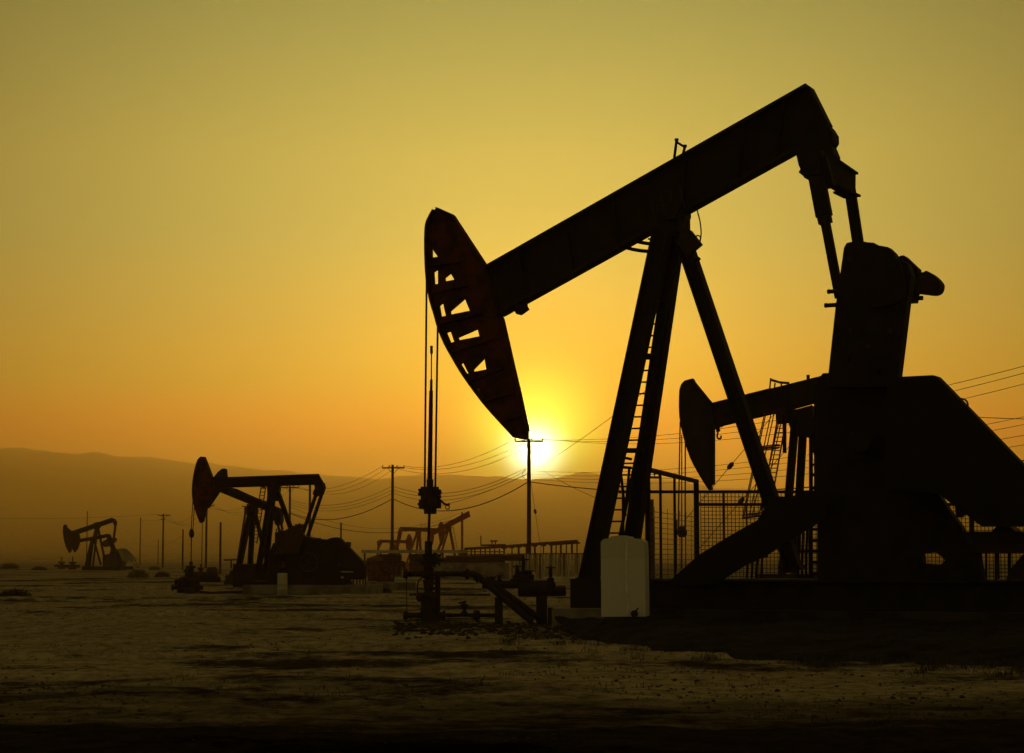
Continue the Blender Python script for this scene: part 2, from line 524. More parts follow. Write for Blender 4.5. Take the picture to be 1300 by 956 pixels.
def big_pump():
    pl = PAD_PL
    base = pl.loc(pl.s_of(900, 760), 0, 0)
    r = thing('pumpjack', 'biggest black pumpjack in front, with an open lattice horsehead hanging just above the sun', 'pumpjack', base, 'pumpjacks of the oil field')
    S = M['steel']
    # walking beam: an I section following the outline
    mb = MB()
    top = [(618, 337.5), (1024, 107), (1031, 112), (1054, 161), (1013, 192), (636, 402.5)]
    mb.slab(pl, top, 0, 0.10)
    mb.bar(pl.pt(619, 341, 0), pl.pt(1027, 109.8, 0), 0.50, 0.07, pl.n)
    mb.bar(pl.pt(635, 399.5, 0), pl.pt(1014, 189.5, 0), 0.50, 0.07, pl.n)
    mb.bar(pl.pt(1029, 112, 0), pl.pt(1053, 160, 0), 0.46, 0.06, pl.n)
    for t in (0.1, 0.25, 0.4, 0.62, 0.8, 0.93):                               # web stiffeners
        a = (619 + (1027 - 619) * t, 341 + (109.8 - 341) * t); b = (635 + (1014 - 635) * t, 399.5 + (189.5 - 399.5) * t)
        mb.bar(pl.pt(*a, 0), pl.pt(*b, 0), 0.44, 0.03, pl.n)
    beam = part('walking_beam', mb, S, r)
    mb = MB()
    hrail(mb, pl, (855.5, 205), (859, 178), -0.18, 0.035); hrail(mb, pl, (866.5, 199), (869.5, 186), -0.18, 0.035)
    hrail(mb, pl, (858.5, 180), (869.5, 187), -0.18, 0.03)
    for p in ((859, 178), (869.5, 186)): mb.lathe(pl.pt(p[0], p[1] + 1, -0.18), UP, [(0, 0.05), (0.06, 0.05)], 8)
    part('grab_rail', mb, S, beam)
    mb = MB()                                                                # locking bolt under the beam
    mb.bar(pl.pt(657, 384, 0), pl.pt(664, 396, 0), 0.34, 0.26, pl.n); mb.bar(pl.pt(652, 388, 0), pl.pt(668, 386, 0), 0.2, 0.12, pl.n)
    part('lock_pin', mb, S, beam)
    # horsehead: curved track, open web with gussets
    outer = arc_px([(551, 267), (544, 280), (541.6, 290), (541, 309), (541.6, 335), (543.2, 357), (547, 380), (553, 400), (557.7, 417), (566, 437), (576, 455), (586, 472), (597, 488), (608, 503), (620, 518), (638.5, 538.5), (653.5, 555)], 2)
    back = [(664, 558.5), (671.5, 558.5), (671, 548), (661.5, 504), (650, 455), (638.5, 405), (634, 395), (619, 339), (576, 276.6), (575.7, 272.4), (556, 263.6)]
    holes = [[(549.3, 316.5), (556.3, 326), (549.2, 327)],
             [(551.3, 346), (556.5, 342.5), (556.5, 360.5), (552.3, 361)],
             [(565.5, 353), (572.7, 347.5), (577, 355), (565.9, 357.5)],
             [(558.5, 388.5), (563, 385), (566.5, 401), (560.7, 402)],
             [(572.5, 395.3), (590.8, 379.5), (596.7, 394.6), (572.8, 399.4)],
             [(567.5, 422.7), (572.8, 421), (577, 434), (572.5, 435)],
             [(582.2, 429), (607, 418.2), (609, 427), (583.5, 432)],
             [(585, 463), (588.5, 460.5), (595, 474), (591.5, 475)],
             [(601.5, 469.5), (615.5, 455.5), (617.8, 469), (602, 472)],
             [(604.5, 495), (607.5, 493.5), (615.5, 505.5), (612.5, 506)]]
    mb = MB(); mb.slab(pl, outer + back, 0, 0.05, holes)
    head = part('horsehead', mb, M['rust'], r, 'dark rusty red open-web head')
    mb = MB()
    for a, b in zip(outer[:-1], outer[1:]):
        mb.bar(pl.pt(a[0] + 1.6, a[1], 0), pl.pt(b[0] + 1.6, b[1], 0), 0.30, 0.05, pl.n)
    part('track_plate', mb, M['rust'], head)
    mb = MB()
    bk = [(556, 264.5), (575.5, 273.5), (619, 340), (634, 396), (638.3, 405), (649.6, 455), (661, 504), (670.5, 548)]
    for a, b in zip(bk[:-1], bk[1:]):
        mb.bar(pl.pt(a[0] - 0.8, a[1], 0), pl.pt(b[0] - 0.8, b[1], 0), 0.24, 0.04, pl.n)
    part('rear_flange', mb, M['rust'], head)
    mb = MB()
    for a, b in (((547, 338), (585, 333)), ((551, 372), (598, 362)), ((561, 412), (614, 398)), ((576, 447), (625, 432)), ((596, 484), (640, 468)), ((616, 510), (652, 500)), ((640, 535), (664, 528))):
        mb.bar(pl.pt(*a, 0), pl.pt(*b, 0), 0.24, 0.03, pl.n)
    part('gusset', mb, M['rust'], head)
    # bridle: two ropes and the hanger block
    for px1, py1, px2, off in ((541.8, 340, 539.2, -0.13), (555.8, 410, 552.6, 0.13)):
        mb = MB(); mb.tube([pl.pt(px1, py1, off), pl.pt((px1 + px2) / 2, (py1 + 617) / 2, off), pl.pt(px2, 622, off)], 0.026, 8)
        part('bridle_rope', mb, M['cable'], r)
    mb = MB()
    mb.bar(pl.pt(545.6, 643, 0), pl.pt(545.6, 618, 0), 0.36, 0.34, pl.n)
    mb.bar(pl.pt(535, 640, 0), pl.pt(557, 640, 0), 0.30, 0.22, pl.n)
    mb.bar(pl.pt(534.5, 625, 0), pl.pt(557, 625, 0), 0.26, 0.16, pl.n)
    for x in (539.3, 552.5): mb.lathe(pl.pt(x, 618, -0.13 if x < 545 else 0.13), -UP, [(0, 0.06), (0.1, 0.075), (0.5, 0.075), (0.56, 0.05)], 10)
    for x, y in ((533.7, 622), (533.3, 627.5), (533, 640), (558, 625), (557.5, 631)): mb.lathe(pl.pt(x, y, -0.05), pl.u, [(-0.05, 0.035), (0.05, 0.035)], 6)
    part('carrier_bar', mb, M['iron'], r)
    # samson post legs, ladder, saddle
    leg_part(r, pl, (841.5, 292), (747, 738), -0.32, -1.15, 0.40, 0.40, S)
    leg_part(r, pl, (860, 292), (794, 745), 0.32, 1.15, 0.34, 0.34, S)
    leg_part(r, pl, (866, 300), (1008, 722), 0.0, 0.0, 0.36, 0.34, S)
    for y in (572, 452, 704):
        mb = MB()
        t = (y - 292) / 446
        mb.bar(pl.pt(846 - 97.5 * t, y, -0.32 - 0.83 * t), pl.pt(855 - 64 * t, y, 0.32 + 0.83 * t), 0.12, 0.12)
        part('leg_tie', mb, S, r)
    mb = MB()
    mb.slab(pl, [(828, 262), (866, 242), (871, 256), (868, 272), (866, 296), (834, 300), (829, 280)], 0, 0.6)
    mb.lathe(pl.pt(850, 268, -0.5), pl.n, [(0, 0.2), (0.06, 0.24), (0.9, 0.24), (0.96, 0.2)], 20)
    sb = part('saddle_bearing', mb, S, r)
    mb = MB()
    for x in (833, 845, 857, 869):                                           # U-bolts over the flange
        mb.tube([pl.pt(x, 282 - (x - 833) * 0.5, -0.30), pl.pt(x - 6, 254 - (x - 833) * 0.53, -0.30)], 0.03, 6)
    part('hold_down_bolt', mb, M['iron'], sb)
    mb = MB(); mb.slab(pl, [(871, 275), (875, 274), (875, 312), (868, 318), (864, 300)], -0.45, 0.16)
    mb.bar(pl.pt(868, 300, -0.4), pl.pt(882, 318, -0.4), 0.2, 0.45, pl.n); mb.lathe(pl.pt(884, 329, -0.4), pl.u, [(-0.1, 0.05), (0.05, 0.06), (0.1, 0.03)], 8)
    mb.bar(pl.pt(874, 301, -0.4), pl.pt(884, 301, -0.4), 0.08, 0.06)
    part('grease_box', mb, M['iron'], r)
    mb = MB()
    mb.tube([pl.pt(x, y, -0.4) for x, y in arc_px([(883.5, 262), (888.5, 280), (890, 298), (887, 309), (881, 313), (879, 304), (886, 299), (889.5, 303), (886, 314), (882, 317)], 4)], 0.017, 5)
    part('grease_hose', mb, M['cable'], r)
    # hoop platform at the ladder head
    mb = MB()
    mb.tube([pl.pt(x, y, 0) for x, y in arc_px([(834, 311), (815, 308), (800, 305), (792, 308), (791, 311), (797, 315), (815, 318.5), (834, 319.5)], 3)], 0.045, 6)
    mb.bar(pl.pt(823, 303.5, 0), pl.pt(838, 303.5, 0), 0.05, 0.04)
    part('ladder_hoop', mb, S, r)
    mb = MB()
    A, B = (848, 330), (775, 684)
    def lad(t, side):
        o = -0.25 - 0.45 * t
        p = pl.pt(A[0] + (B[0] - A[0]) * t, A[1] + (B[1] - A[1]) * t, o)
        return p + pl.u * (0.21 * side) + pl.n * 0.05
    for sd_ in (-1, 1): mb.bar(lad(0, sd_), lad(1.0, sd_), 0.05, 0.07, pl.n)
    n = 24
    for i in range(n): mb.tube([lad((i + .5) / n, -1), lad((i + .5) / n, 1)], 0.022, 5)
    part('ladder', mb, S, r)
    mb = MB()                                                                # bracket frame beside the ladder foot
    for a, b in (((787.5, 593), (794, 655)), ((787.5, 593), (802, 594)), ((799, 594), (795, 640)), ((791, 626), (791, 680)), ((786, 580), (802, 583))): mb.tube([pl.pt(*a, 0.1), pl.pt(*b, 0.1)], 0.035, 6)
    part('ladder_bracket', mb, S, r)
    # tail bearing and equaliser
    mb = MB()
    mb.slab(pl, [(1013, 190), (1053, 160), (1056, 163), (1061, 171), (1061.5, 180), (1058, 186), (1063, 198), (1060, 235), (1025, 228), (1018, 212)], 0, 0.55)
    part('tail_bearing', mb, S, r)
    mb = MB()
    p1 = pl.pt(1032, 214, 0); 
    e0 = pl.pt(1030, 219, -0.15); e1 = pl.pt(1080, 231, 0.15)
    # equaliser runs across the unit, from the near pitman to the far one
    na = pl.pt(1034, 206, -0.95); fa = pl.pt(1079, 234, 1.05); dd = (fa - na).normalized()
    mb.bar(na, fa, 0.30, 0.58, pl.u)
    mb.bar(fa - UP * 0.30 + pl.u * 0.0 - dd * 0.5, fa - UP * 0.27 + dd * 0.14, 0.44, 0.05, pl.u)
    mb.bar(fa + UP * 0.30 - dd * 1.2, fa + UP * 0.27 + dd * 0.10, 0.36, 0.05, pl.u)
    mb.slab(pl, [(1014.5, 195), (1018.5, 216), (1016, 220), (1027, 229), (1045, 240), (1060, 236), (1050, 200)], -0.75, 0.3)
    part('equaliser', mb, S, r)
    for (a, b, w, off, flare) in (((1037, 225), (1066, 378), 0.20, -1.0, True), ((1079, 240), (1096, 352), 0.25, 1.1, False)):
        mb = MB(); p = pl.pt(*a, off); q = pl.pt(*b, off)
        mb.bar(p, q, 0.16, w, pl.n)
        if flare: 
            d = (q - p).normalized(); mb.bar(p, p + d * 0.95, 0.22, 0.36, pl.n); mb.bar(p + d * 0.95, p + d * 1.12, 0.20, 0.30, pl.n)
        part('pitman_arm', mb, S, r)
    # cranks with counterweights
    mb = MB()
    mb.slab(pl, [(1074.5, 316), (1078, 310)] + [(1092, 306.5), (1104, 309), (1112, 309.5), (1118, 313), (1130, 315), (1137, 322), (1141, 330), (1147, 331), (1155, 336), (1160, 352), (1154, 385), (1141, 492), (1052, 492), (1055, 474), (1064, 390)], -1.25, 0.42,
            [[(1078.5, 455), (1081, 453.5), (1083, 455.5), (1083, 458), (1080, 460.5), (1077.5, 459)], [(1116, 471.5), (1118.5, 470), (1120.5, 472), (1120, 475), (1117.5, 477.5), (1115, 475.5)]])
    cr = part('crank', mb, S, r)
    mb = MB()
    mb.slab(pl, arc_px([(1092, 372), (1096, 340), (1118, 322), (1140, 330), (1146, 348), (1150, 372), (1140, 384), (1110, 390), (1092, 372)], 3)[:-1], -1.54, 0.16)
    part('counterweight', mb, S, cr)
    for x, y, L in ((1060, 369.5, 0.24), (1058.5, 387, 0.28)):
        mb = MB(); mb.lathe(pl.pt(x + 6, y, -1.1), -pl.u, [(0, 0.05), (L, 0.05), (L, 0.06), (L + 0.05, 0.05)], 8); part('crank_bolt', mb, M['iron'], cr)
    for x, y in ((1080, 330), (1080, 420), (1130, 420), (1104, 440)):
        mb = MB(); mb.lathe(pl.pt(x, y, -1.45), -pl.n, [(0, 0.07), (0.05, 0.07)], 6); part('crank_bolt', mb, M['iron'], cr)
    mb = MB()
    mb.slab(pl, [(1110, 318), (1136, 329), (1139, 329.5), (1146, 326), (1150, 325.5), (1167, 341.5), (1167.5, 352), (1165, 357), (1165, 375), (1163, 384), (1154, 384.5), (1140, 500), (1127, 500), (1123, 330)], 1.15, 0.42)
    cr2 = part('crank', mb, S, r)
    mb = MB()
    mb.slab(pl, arc_px([(1164, 353.5), (1173, 353), (1175.5, 350), (1176.5, 346.5), (1180, 345.5), (1188, 350.5), (1195, 358), (1196.5, 364), (1194, 371), (1187, 374.5), (1176, 373.5), (1164, 372)], 2), 1.2, 0.5, [[(1167, 363), (1168.5, 362.5), (1168.5, 365), (1167, 365)]])
    part('counterweight', mb, M['iron'], cr2)
    for x, y, L in ((1163, 348.5, 0.2), (1158, 379, 0.22), (1160, 352, 0.08)):
        mb = MB(); mb.lathe(pl.pt(x, y, 1.1), pl.u, [(0, 0.05), (L, 0.05), (L, 0.06), (L + 0.04, 0.05)], 8); part('crank_bolt', mb, M['iron'], cr2)
    # gear reducer on its stand
    mb = MB()
    mb.slab(pl, [(1041, 492), (1052, 476), (1100, 474), (1142, 478), (1178, 520), (1192, 600), (1190, 632), (1041, 632)], -0.4, 1.0)
    mb.lathe(pl.pt(1092, 560, -1.55), pl.n, [(0, 0.25), (0.1, 0.3), (3.0, 0.3), (3.1, 0.25)], 20)
    part('gear_reducer', mb, S, r)
    mb = MB()
    mb.slab(pl, [(1041, 628), (1193.5, 627), (1204, 644), (1222, 668), (1226, 678), (1233, 690), (1244, 700), (1247, 720), (1252, 738), (1041, 738)], -1.1, 0.35,
            [[(1172.5, 703), (1190, 701), (1198, 707), (1202, 712), (1196, 717), (1174, 715)]])
    part('reducer_stand', mb, S, r)
    # belt guard: a long flat sheet-metal box from the sheave to the motor
    mb = MB()
    mb.slab(pl, [(1128, 500), (1134, 480), (1187, 477.3), (1191, 478), (1197, 484), (1300, 590), (1352, 644), (1358, 660), (1350, 670), (1330, 672), (1300, 668.5), (1248.5, 668), (1194, 627), (1128, 620)], -1.95, 0.5)
    bg_ = part('belt_guard', mb, M['guard'], r)
    mb = MB(); mb.torus(pl.pt(1221, 514, -1.95), pl.n, 0.135, 0.02, 20, 6)
    part('lifting_ring', mb, S, bg_)
    mb = MB(); mb.slab(pl, [(1214, 640), (1224, 650), (1222, 657), (1216, 657), (1214.5, 650)], -1.6, 0.3)
    part('guard_bracket', mb, S, bg_)
    # prime mover
    mb = MB()
    mb.slab(pl, [(1226, 675), (1340, 675), (1346, 690), (1340, 702), (1240, 702)], -0.9, 1.0)
    mb.slab(pl, arc_px([(1262, 678), (1267, 671), (1274, 667.5), (1283, 667.5), (1290, 672), (1296, 678)], 3), -0.9, 0.8)
    mb.slab(pl, [(1283, 726), (1301, 704), (1340, 704), (1340, 736), (1280, 736)], -0.9, 0.5)
    mb.bar(pl.pt(1264.5, 700, -0.9), pl.pt(1264.5, 737, -0.9), 0.08, 0.05); mb.bar(pl.pt(1281.5, 700, -0.9), pl.pt(1281.5, 737, -0.9), 0.1, 0.06)
    mb.bar(pl.pt(1252, 702, -0.9), pl.pt(1252, 737, -0.9), 0.05, 0.04)
    part('electric_motor', mb, M['iron'], r)
    # sloping guard in front of the crank sweep, handrails behind it
    mb = MB()
    mb.slab(pl, [(846, 742), (888, 704.5), (925, 681.5), (963, 660), (980, 630), (1005, 630.5), (1026, 623), (1050, 622), (1050, 655), (1037, 665), (1024, 673), (1008, 682), (972, 706), (944, 719), (922, 733), (912, 742)], -1.7, 0.12)
    part('crank_guard', mb, M['guard'], r)
    mb = MB()
    hrail(mb, pl, (1029.5, 556), (1029.5, 738), 1.8, 0.05); hrail(mb, pl, (1039.5, 556), (1039.5, 738), 1.8, 0.04)
    for y in (573, 590, 603, 620, 648, 672, 686, 700, 714, 728): hrail(mb, pl, (1029, y), (1041, y), 1.8, 0.035)
    part('guard_ladder', mb, S, r)
    mb = MB()
    for x in (948, 954, 960, 966, 1013, 1018, 1023): hrail(mb, pl, (x + 2, 660 if x > 990 else 700), (x, 738), 1.8, 0.03)
    hrail(mb, pl, (940, 713), (975, 706), 1.8, 0.03); hrail(mb, pl, (1005, 700), (1030, 700), 1.8, 0.03)
    part('crank_railing', mb, S, r)
    # skid
    s0 = pl.s_of(733, 735, -1.35); s1 = pl.s_of(1420, 735, -1.35)
    def skid_box(mb, sa, sb, oa, ob, z0, z1):
        mb.bar(pl.loc((sa + sb) / 2, (oa + ob) / 2, z0), pl.loc((sa + sb) / 2, (oa + ob) / 2, z1), abs(sb - sa), abs(ob - oa), pl.u)
    mb = MB()
    zt = pl.pt(748, 736, -1.35).z
    s2 = pl.s_of(822, 735, -1.35)
    for o in (-1.35, 1.35):
        a, b = pl.loc(s2, o, 0.46 + (zt - 0.46) / 2), pl.loc(s1, o, 0.46 + (zt - 0.46) / 2)
        mb.ibeam(a, b, 0.32, zt - 0.46, pl.n, 0.04)
    n = 9
    for i in range(n + 1):
        s = s2 + (s1 - s2) * i / n
        mb.bar(pl.loc(s, -1.3, 0.46 + (zt - 0.46) * .5), pl.loc(s, 1.3, 0.46 + (zt - 0.46) * .5), 0.18, (zt - 0.46) * 0.9, pl.u)
    mb.bar(pl.loc((s2 + s1) / 2, 0, zt + 0.004), pl.loc((s2 + s1) / 2, 0, zt + 0.024), s1 - s2, 2.4, pl.u)
    part('skid', mb, S, r)
    for o, px0, px1 in ((-1.15, 731, 770), (1.15, 775, 808)):
        mb = MB(); sa = pl.s_of(px0, 740, o); sb_ = pl.s_of(px1, 740, o)
        skid_box(mb, sa, sb_, o - 0.35, o + 0.35, 0.455, zt + 0.02)
        part('leg_pedestal', mb, S, r)
    return r

def clean_px(P): return [tuple(p) for p in P]

def pump(pl, label, cfg, sc=1.0, mats=None, group='pumpjacks of the oil field'):
    """A smaller pumping unit from its side elevation. sc: size of sections."""
    S = (mats or {}).get('steel', M['steel']); H = (mats or {}).get('head', S)
    bx = cfg['base']; r = thing('pumpjack', label, 'pumpjack', pl.loc(pl.s_of(bx[0], 700), 0, 0), group)
    B = cfg['beam']                                                         # tl, tr, br, bl
    mb = MB(); mb.slab(pl, B, 0, 0.08 * sc)
    tl, tr, br, bl = B[0], cfg.get('tr', B[1]), cfg.get('br', B[-2]), B[-1]
    hgt = (pl.pt(*tl) - pl.pt(*bl)).length
    mb.bar(pl.pt(*tl) - UP * 0.03 * sc, pl.pt(*tr) - UP * 0.03 * sc, 0.4 * sc, 0.06 * sc, pl.n)
    mb.bar(pl.pt(*bl) + UP * 0.03 * sc, pl.pt(*br) + UP * 0.03 * sc, 0.4 * sc, 0.06 * sc, pl.n)
    part('walking_beam', mb, S, r)
    if 'head' in cfg:
        mb = MB(); mb.slab(pl, cfg['head'], 0, 0.32 * sc); part('horsehead', mb, H, r)
    mb = MB()
    for x0, y0, x1, y1, o in cfg.get('ropes', []):
        mb.tube([pl.pt(x0, y0, o), pl.pt(x1, y1, o)], 0.022 * sc, 5)
    if mb.v: part('bridle_rope', mb, M['cable'], r)
    if 'carrier' in cfg:
        x, y, w, h = cfg['carrier']
        mb = MB(); mb.lathe(pl.pt(x, y + h / 2), UP, [(0, w * .3 / 2776 * (pl.o.y)), (h * .25 / 2776 * pl.o.y, w * .5 / 2776 * pl.o.y), (h * .6 / 2776 * pl.o.y, w * .5 / 2776 * pl.o.y), (h / 2776 * pl.o.y, w * .25 / 2776 * pl.o.y)], 10)
        part('carrier_bar', mb, M['iron'], r)
    for top, foot, ot, of, w in cfg['legs']:
        mb = MB(); mb.ibeam(pl.pt(*top, ot), pl.pt(*foot, of), w * .75, w * .62, pl.n, 0.03 * sc); part('leg', mb, S, r)
    if 'saddle' in cfg:
        mb = MB(); mb.slab(pl, cfg['saddle'], 0, 0.6 * sc); part('saddle_bearing', mb, S, r)
    if 'tail' in cfg:
        mb = MB(); mb.slab(pl, cfg['tail'], 0, 0.5 * sc)
        mb.bar(pl.pt(*cfg['eq'], -0.85 * sc), pl.pt(*cfg['eq'], 0.85 * sc), 0.22 * sc, 0.26 * sc, UP)
        part('equaliser', mb, S, r)
    for a, b, o, w in cfg.get('pitmans', []):
        mb = MB(); mb.bar(pl.pt(*a, o), pl.pt(*b, o), 0.1 * sc, w, pl.n); part('pitman_arm', mb, S, r)
    for poly, o, t in cfg.get('cranks', []):
        mb = MB(); mb.slab(pl, poly, o, t); part('crank_counterweight', mb, M['iron'], r)
    if 'gear' in cfg:
        mb = MB(); mb.slab(pl, cfg['gear'], 0, 1.3 * sc, cfg.get('gear_holes', [])); part('gear_reducer', mb, S, r)
    if 'guard' in cfg:
        mb = MB(); mb.slab(pl, cfg['guard'], -0.95 * sc, 0.35 * sc, cfg.get('guard_holes', [])); part('belt_guard', mb, (mats or {}).get('guard', M['guard']), r)
    if 'ladder' in cfg:
        (ax, ay), (bx_, by), w, o, nr = cfg['ladder']
        mb = MB(); p = pl.pt(ax, ay, o); q = pl.pt(bx_, by, o)
        for k in (-1, 1): mb.bar(p + pl.u * (k * w / 2), q + pl.u * (k * w / 2), 0.05, 0.05)
        for i in range(nr):
            c = p + (q - p) * ((i + .5) / nr); mb.bar(c - pl.u * w / 2, c + pl.u * w / 2, 0.04, 0.04)
        part('ladder', mb, S, r)
    if 'rails' in cfg:
        mb = MB()
        for a, b in cfg['rails']: mb.bar(pl.pt(*a, -1.0 * sc), pl.pt(*b, -1.0 * sc), 0.05 * sc, 0.05 * sc)
        part('railing', mb, S, r)
    if 'skid' in cfg:
        x0, x1, ytop = cfg['skid']
        z1 = pl.pt((x0 + x1) / 2, ytop, -0.9 * sc).z
        a = pl.pt(x0, ytop, -0.9 * sc); b = pl.pt(x1, ytop, -0.9 * sc); a.z = b.z = 0
        mb = MB()
        za = cfg.get('skid_z0', 0.0)
        mid = (a + b) / 2 + pl.n * 0.9 * sc; w = (b - a).length
        mb.bar(mid + UP * za, mid + UP * z1, w, 1.8 * sc, pl.u); part('skid', mb, S, r)
    return r

def wire(p, q, sag, r, mt, label, cat='power line', group=None, name='overhead_wire', n=24):
    p = V(p); q = V(q); pts = []
    for i in range(n + 1):
        t = i / n; c = p + (q - p) * t; c.z -= sag * 4 * t * (1 - t); pts.append(c)
    mb = MB(); mb.tube(pts, r, 5)
    return single(name, mb, mt, label, cat, group)

# ---- the big unit, its foundation and the ground works in front of it
big_pump()
def foundation():
    pl = PAD_PL
    s00 = pl.s_of(700, 770, -2.3); s0 = pl.s_of(767, 770, -2.3); s1 = pl.s_of(1440, 735, -2.3)
    mb = MB()
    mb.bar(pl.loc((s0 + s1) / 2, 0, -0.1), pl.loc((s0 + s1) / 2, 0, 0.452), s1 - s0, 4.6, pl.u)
    single('concrete_foundation', mb, M['darkconc'], 'long low concrete block under the skid and leg feet of the biggest pumpjack', 'foundation')
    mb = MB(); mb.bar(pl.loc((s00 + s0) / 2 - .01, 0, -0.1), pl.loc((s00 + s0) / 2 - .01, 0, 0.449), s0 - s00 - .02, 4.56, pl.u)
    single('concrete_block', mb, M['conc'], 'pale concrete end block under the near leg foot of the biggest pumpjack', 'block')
    # low bund of oily earth and rubble round the front of the block
    top = [gnd(704, 785, .24), gnd(780, 797, .24), gnd(900, 800, .26), gnd(1100, 806, .28), gnd(1330, 815, .28)]
    fr = [gnd(733, 809, 0), gnd(800, 822, 0), gnd(930, 832, 0), gnd(1110, 840, 0), gnd(1345, 850, 0)]
    bk = [gnd(706, 782.5, .24), gnd(850, 775, .24), gnd(1000, 766, .24), gnd(1200, 764, .25), gnd(1345, 764, .25)]
    mb = MB()
    rng = random.Random(4)
    def lerp_list(P, t):
        k = t * (len(P) - 1); i = min(int(k), len(P) - 2); return P[i].lerp(P[i + 1], k - i)
    NX, NY = 120, 16
    for j in range(NY + 1):
        tj = j / NY
        for i in range(NX + 1):
            ti = i / NX
            f_, t_, b_ = lerp_list(fr, ti), lerp_list(top, ti), lerp_list(bk, ti)
            if tj < 0.35: p = f_.lerp(t_, tj / 0.35)
            else: p = t_.lerp(b_, (tj - 0.35) / 0.65)
            k = min(1, tj * 6)
            p = V(p)
            p.z += (0.07 * noise.noise(p * 1.3) + 0.05 * noise.noise(p * 4.0)) * k - (0.06 if j == 0 else 0)
            if j == 0: p.y += 0.5 * noise.noise(V((p.x * 1.5, 0, 0)))
            mb.v.append(p)
    R = NX + 1
    for j in range(NY):
        for i in range(NX): mb.f.append((j * R + i, j * R + i + 1, (j + 1) * R + i + 1, (j + 1) * R + i))
    single('earth_bund', mb, M['oily'], 'low bund of oily black earth piled in front of the concrete block', 'earth bund')
foundation()

def chemical_tank():
    Y = 47.0
    pl = Plane(794, Y, 8)
    g = pl.pt(794, 782.5, -0.5)
    base = V((pl.o.x, pl.o.y, g.z))
    r = thing('chemical_tank', 'tall milky white plastic tank standing before the legs of the biggest pumpjack', 'tank', base)
    k = Y / 2776
    # outline in px relative to the base line
    prof = [(766.5, 782), (765.5, 700), (765.5, 688), (769, 684.5), (776, 683.5), (779, 681.3), (800, 681.3), (804, 683.5), (816, 684.5), (820.5, 688), (821, 700), (822, 782)]
    mb = MB(); mb.slab(pl, prof, 0, 0.95)
    body = part('tank_body', mb, M['poly'], r, bevel=0.04)
    mb = MB()
    for a, b in (((796, 684), (795, 722)), ((795, 722), (795, 742)), ((795, 742), (797.3, 758)), ((797.3, 758), (797.3, 781))): mb.tube([pl.pt(*a, -0.485), pl.pt(*b, -0.485)], 0.021, 6)
    part('moulded_seam', mb, M['seam'], body)
    mb = MB(); mb.lathe(pl.pt(789, 681.5, 0), UP, [(-0.02, 0.16), (0.02, 0.16), (0.025, 0.1)], 16); part('lid', mb, M['poly'], r)
    mb = MB(); mb.lathe(pl.pt(806, 779, -0.47), -pl.n, [(0, 0.07), (0.05, 0.07), (0.05, 0.05), (0.16, 0.05), (0.16, 0.075), (0.2, 0.075)], 12)
    mb.bar(pl.pt(806, 777, -0.6), pl.pt(810, 772, -0.6), 0.03, 0.03)
    part('outlet_valve', mb, M['iron'], r)
chemical_tank()

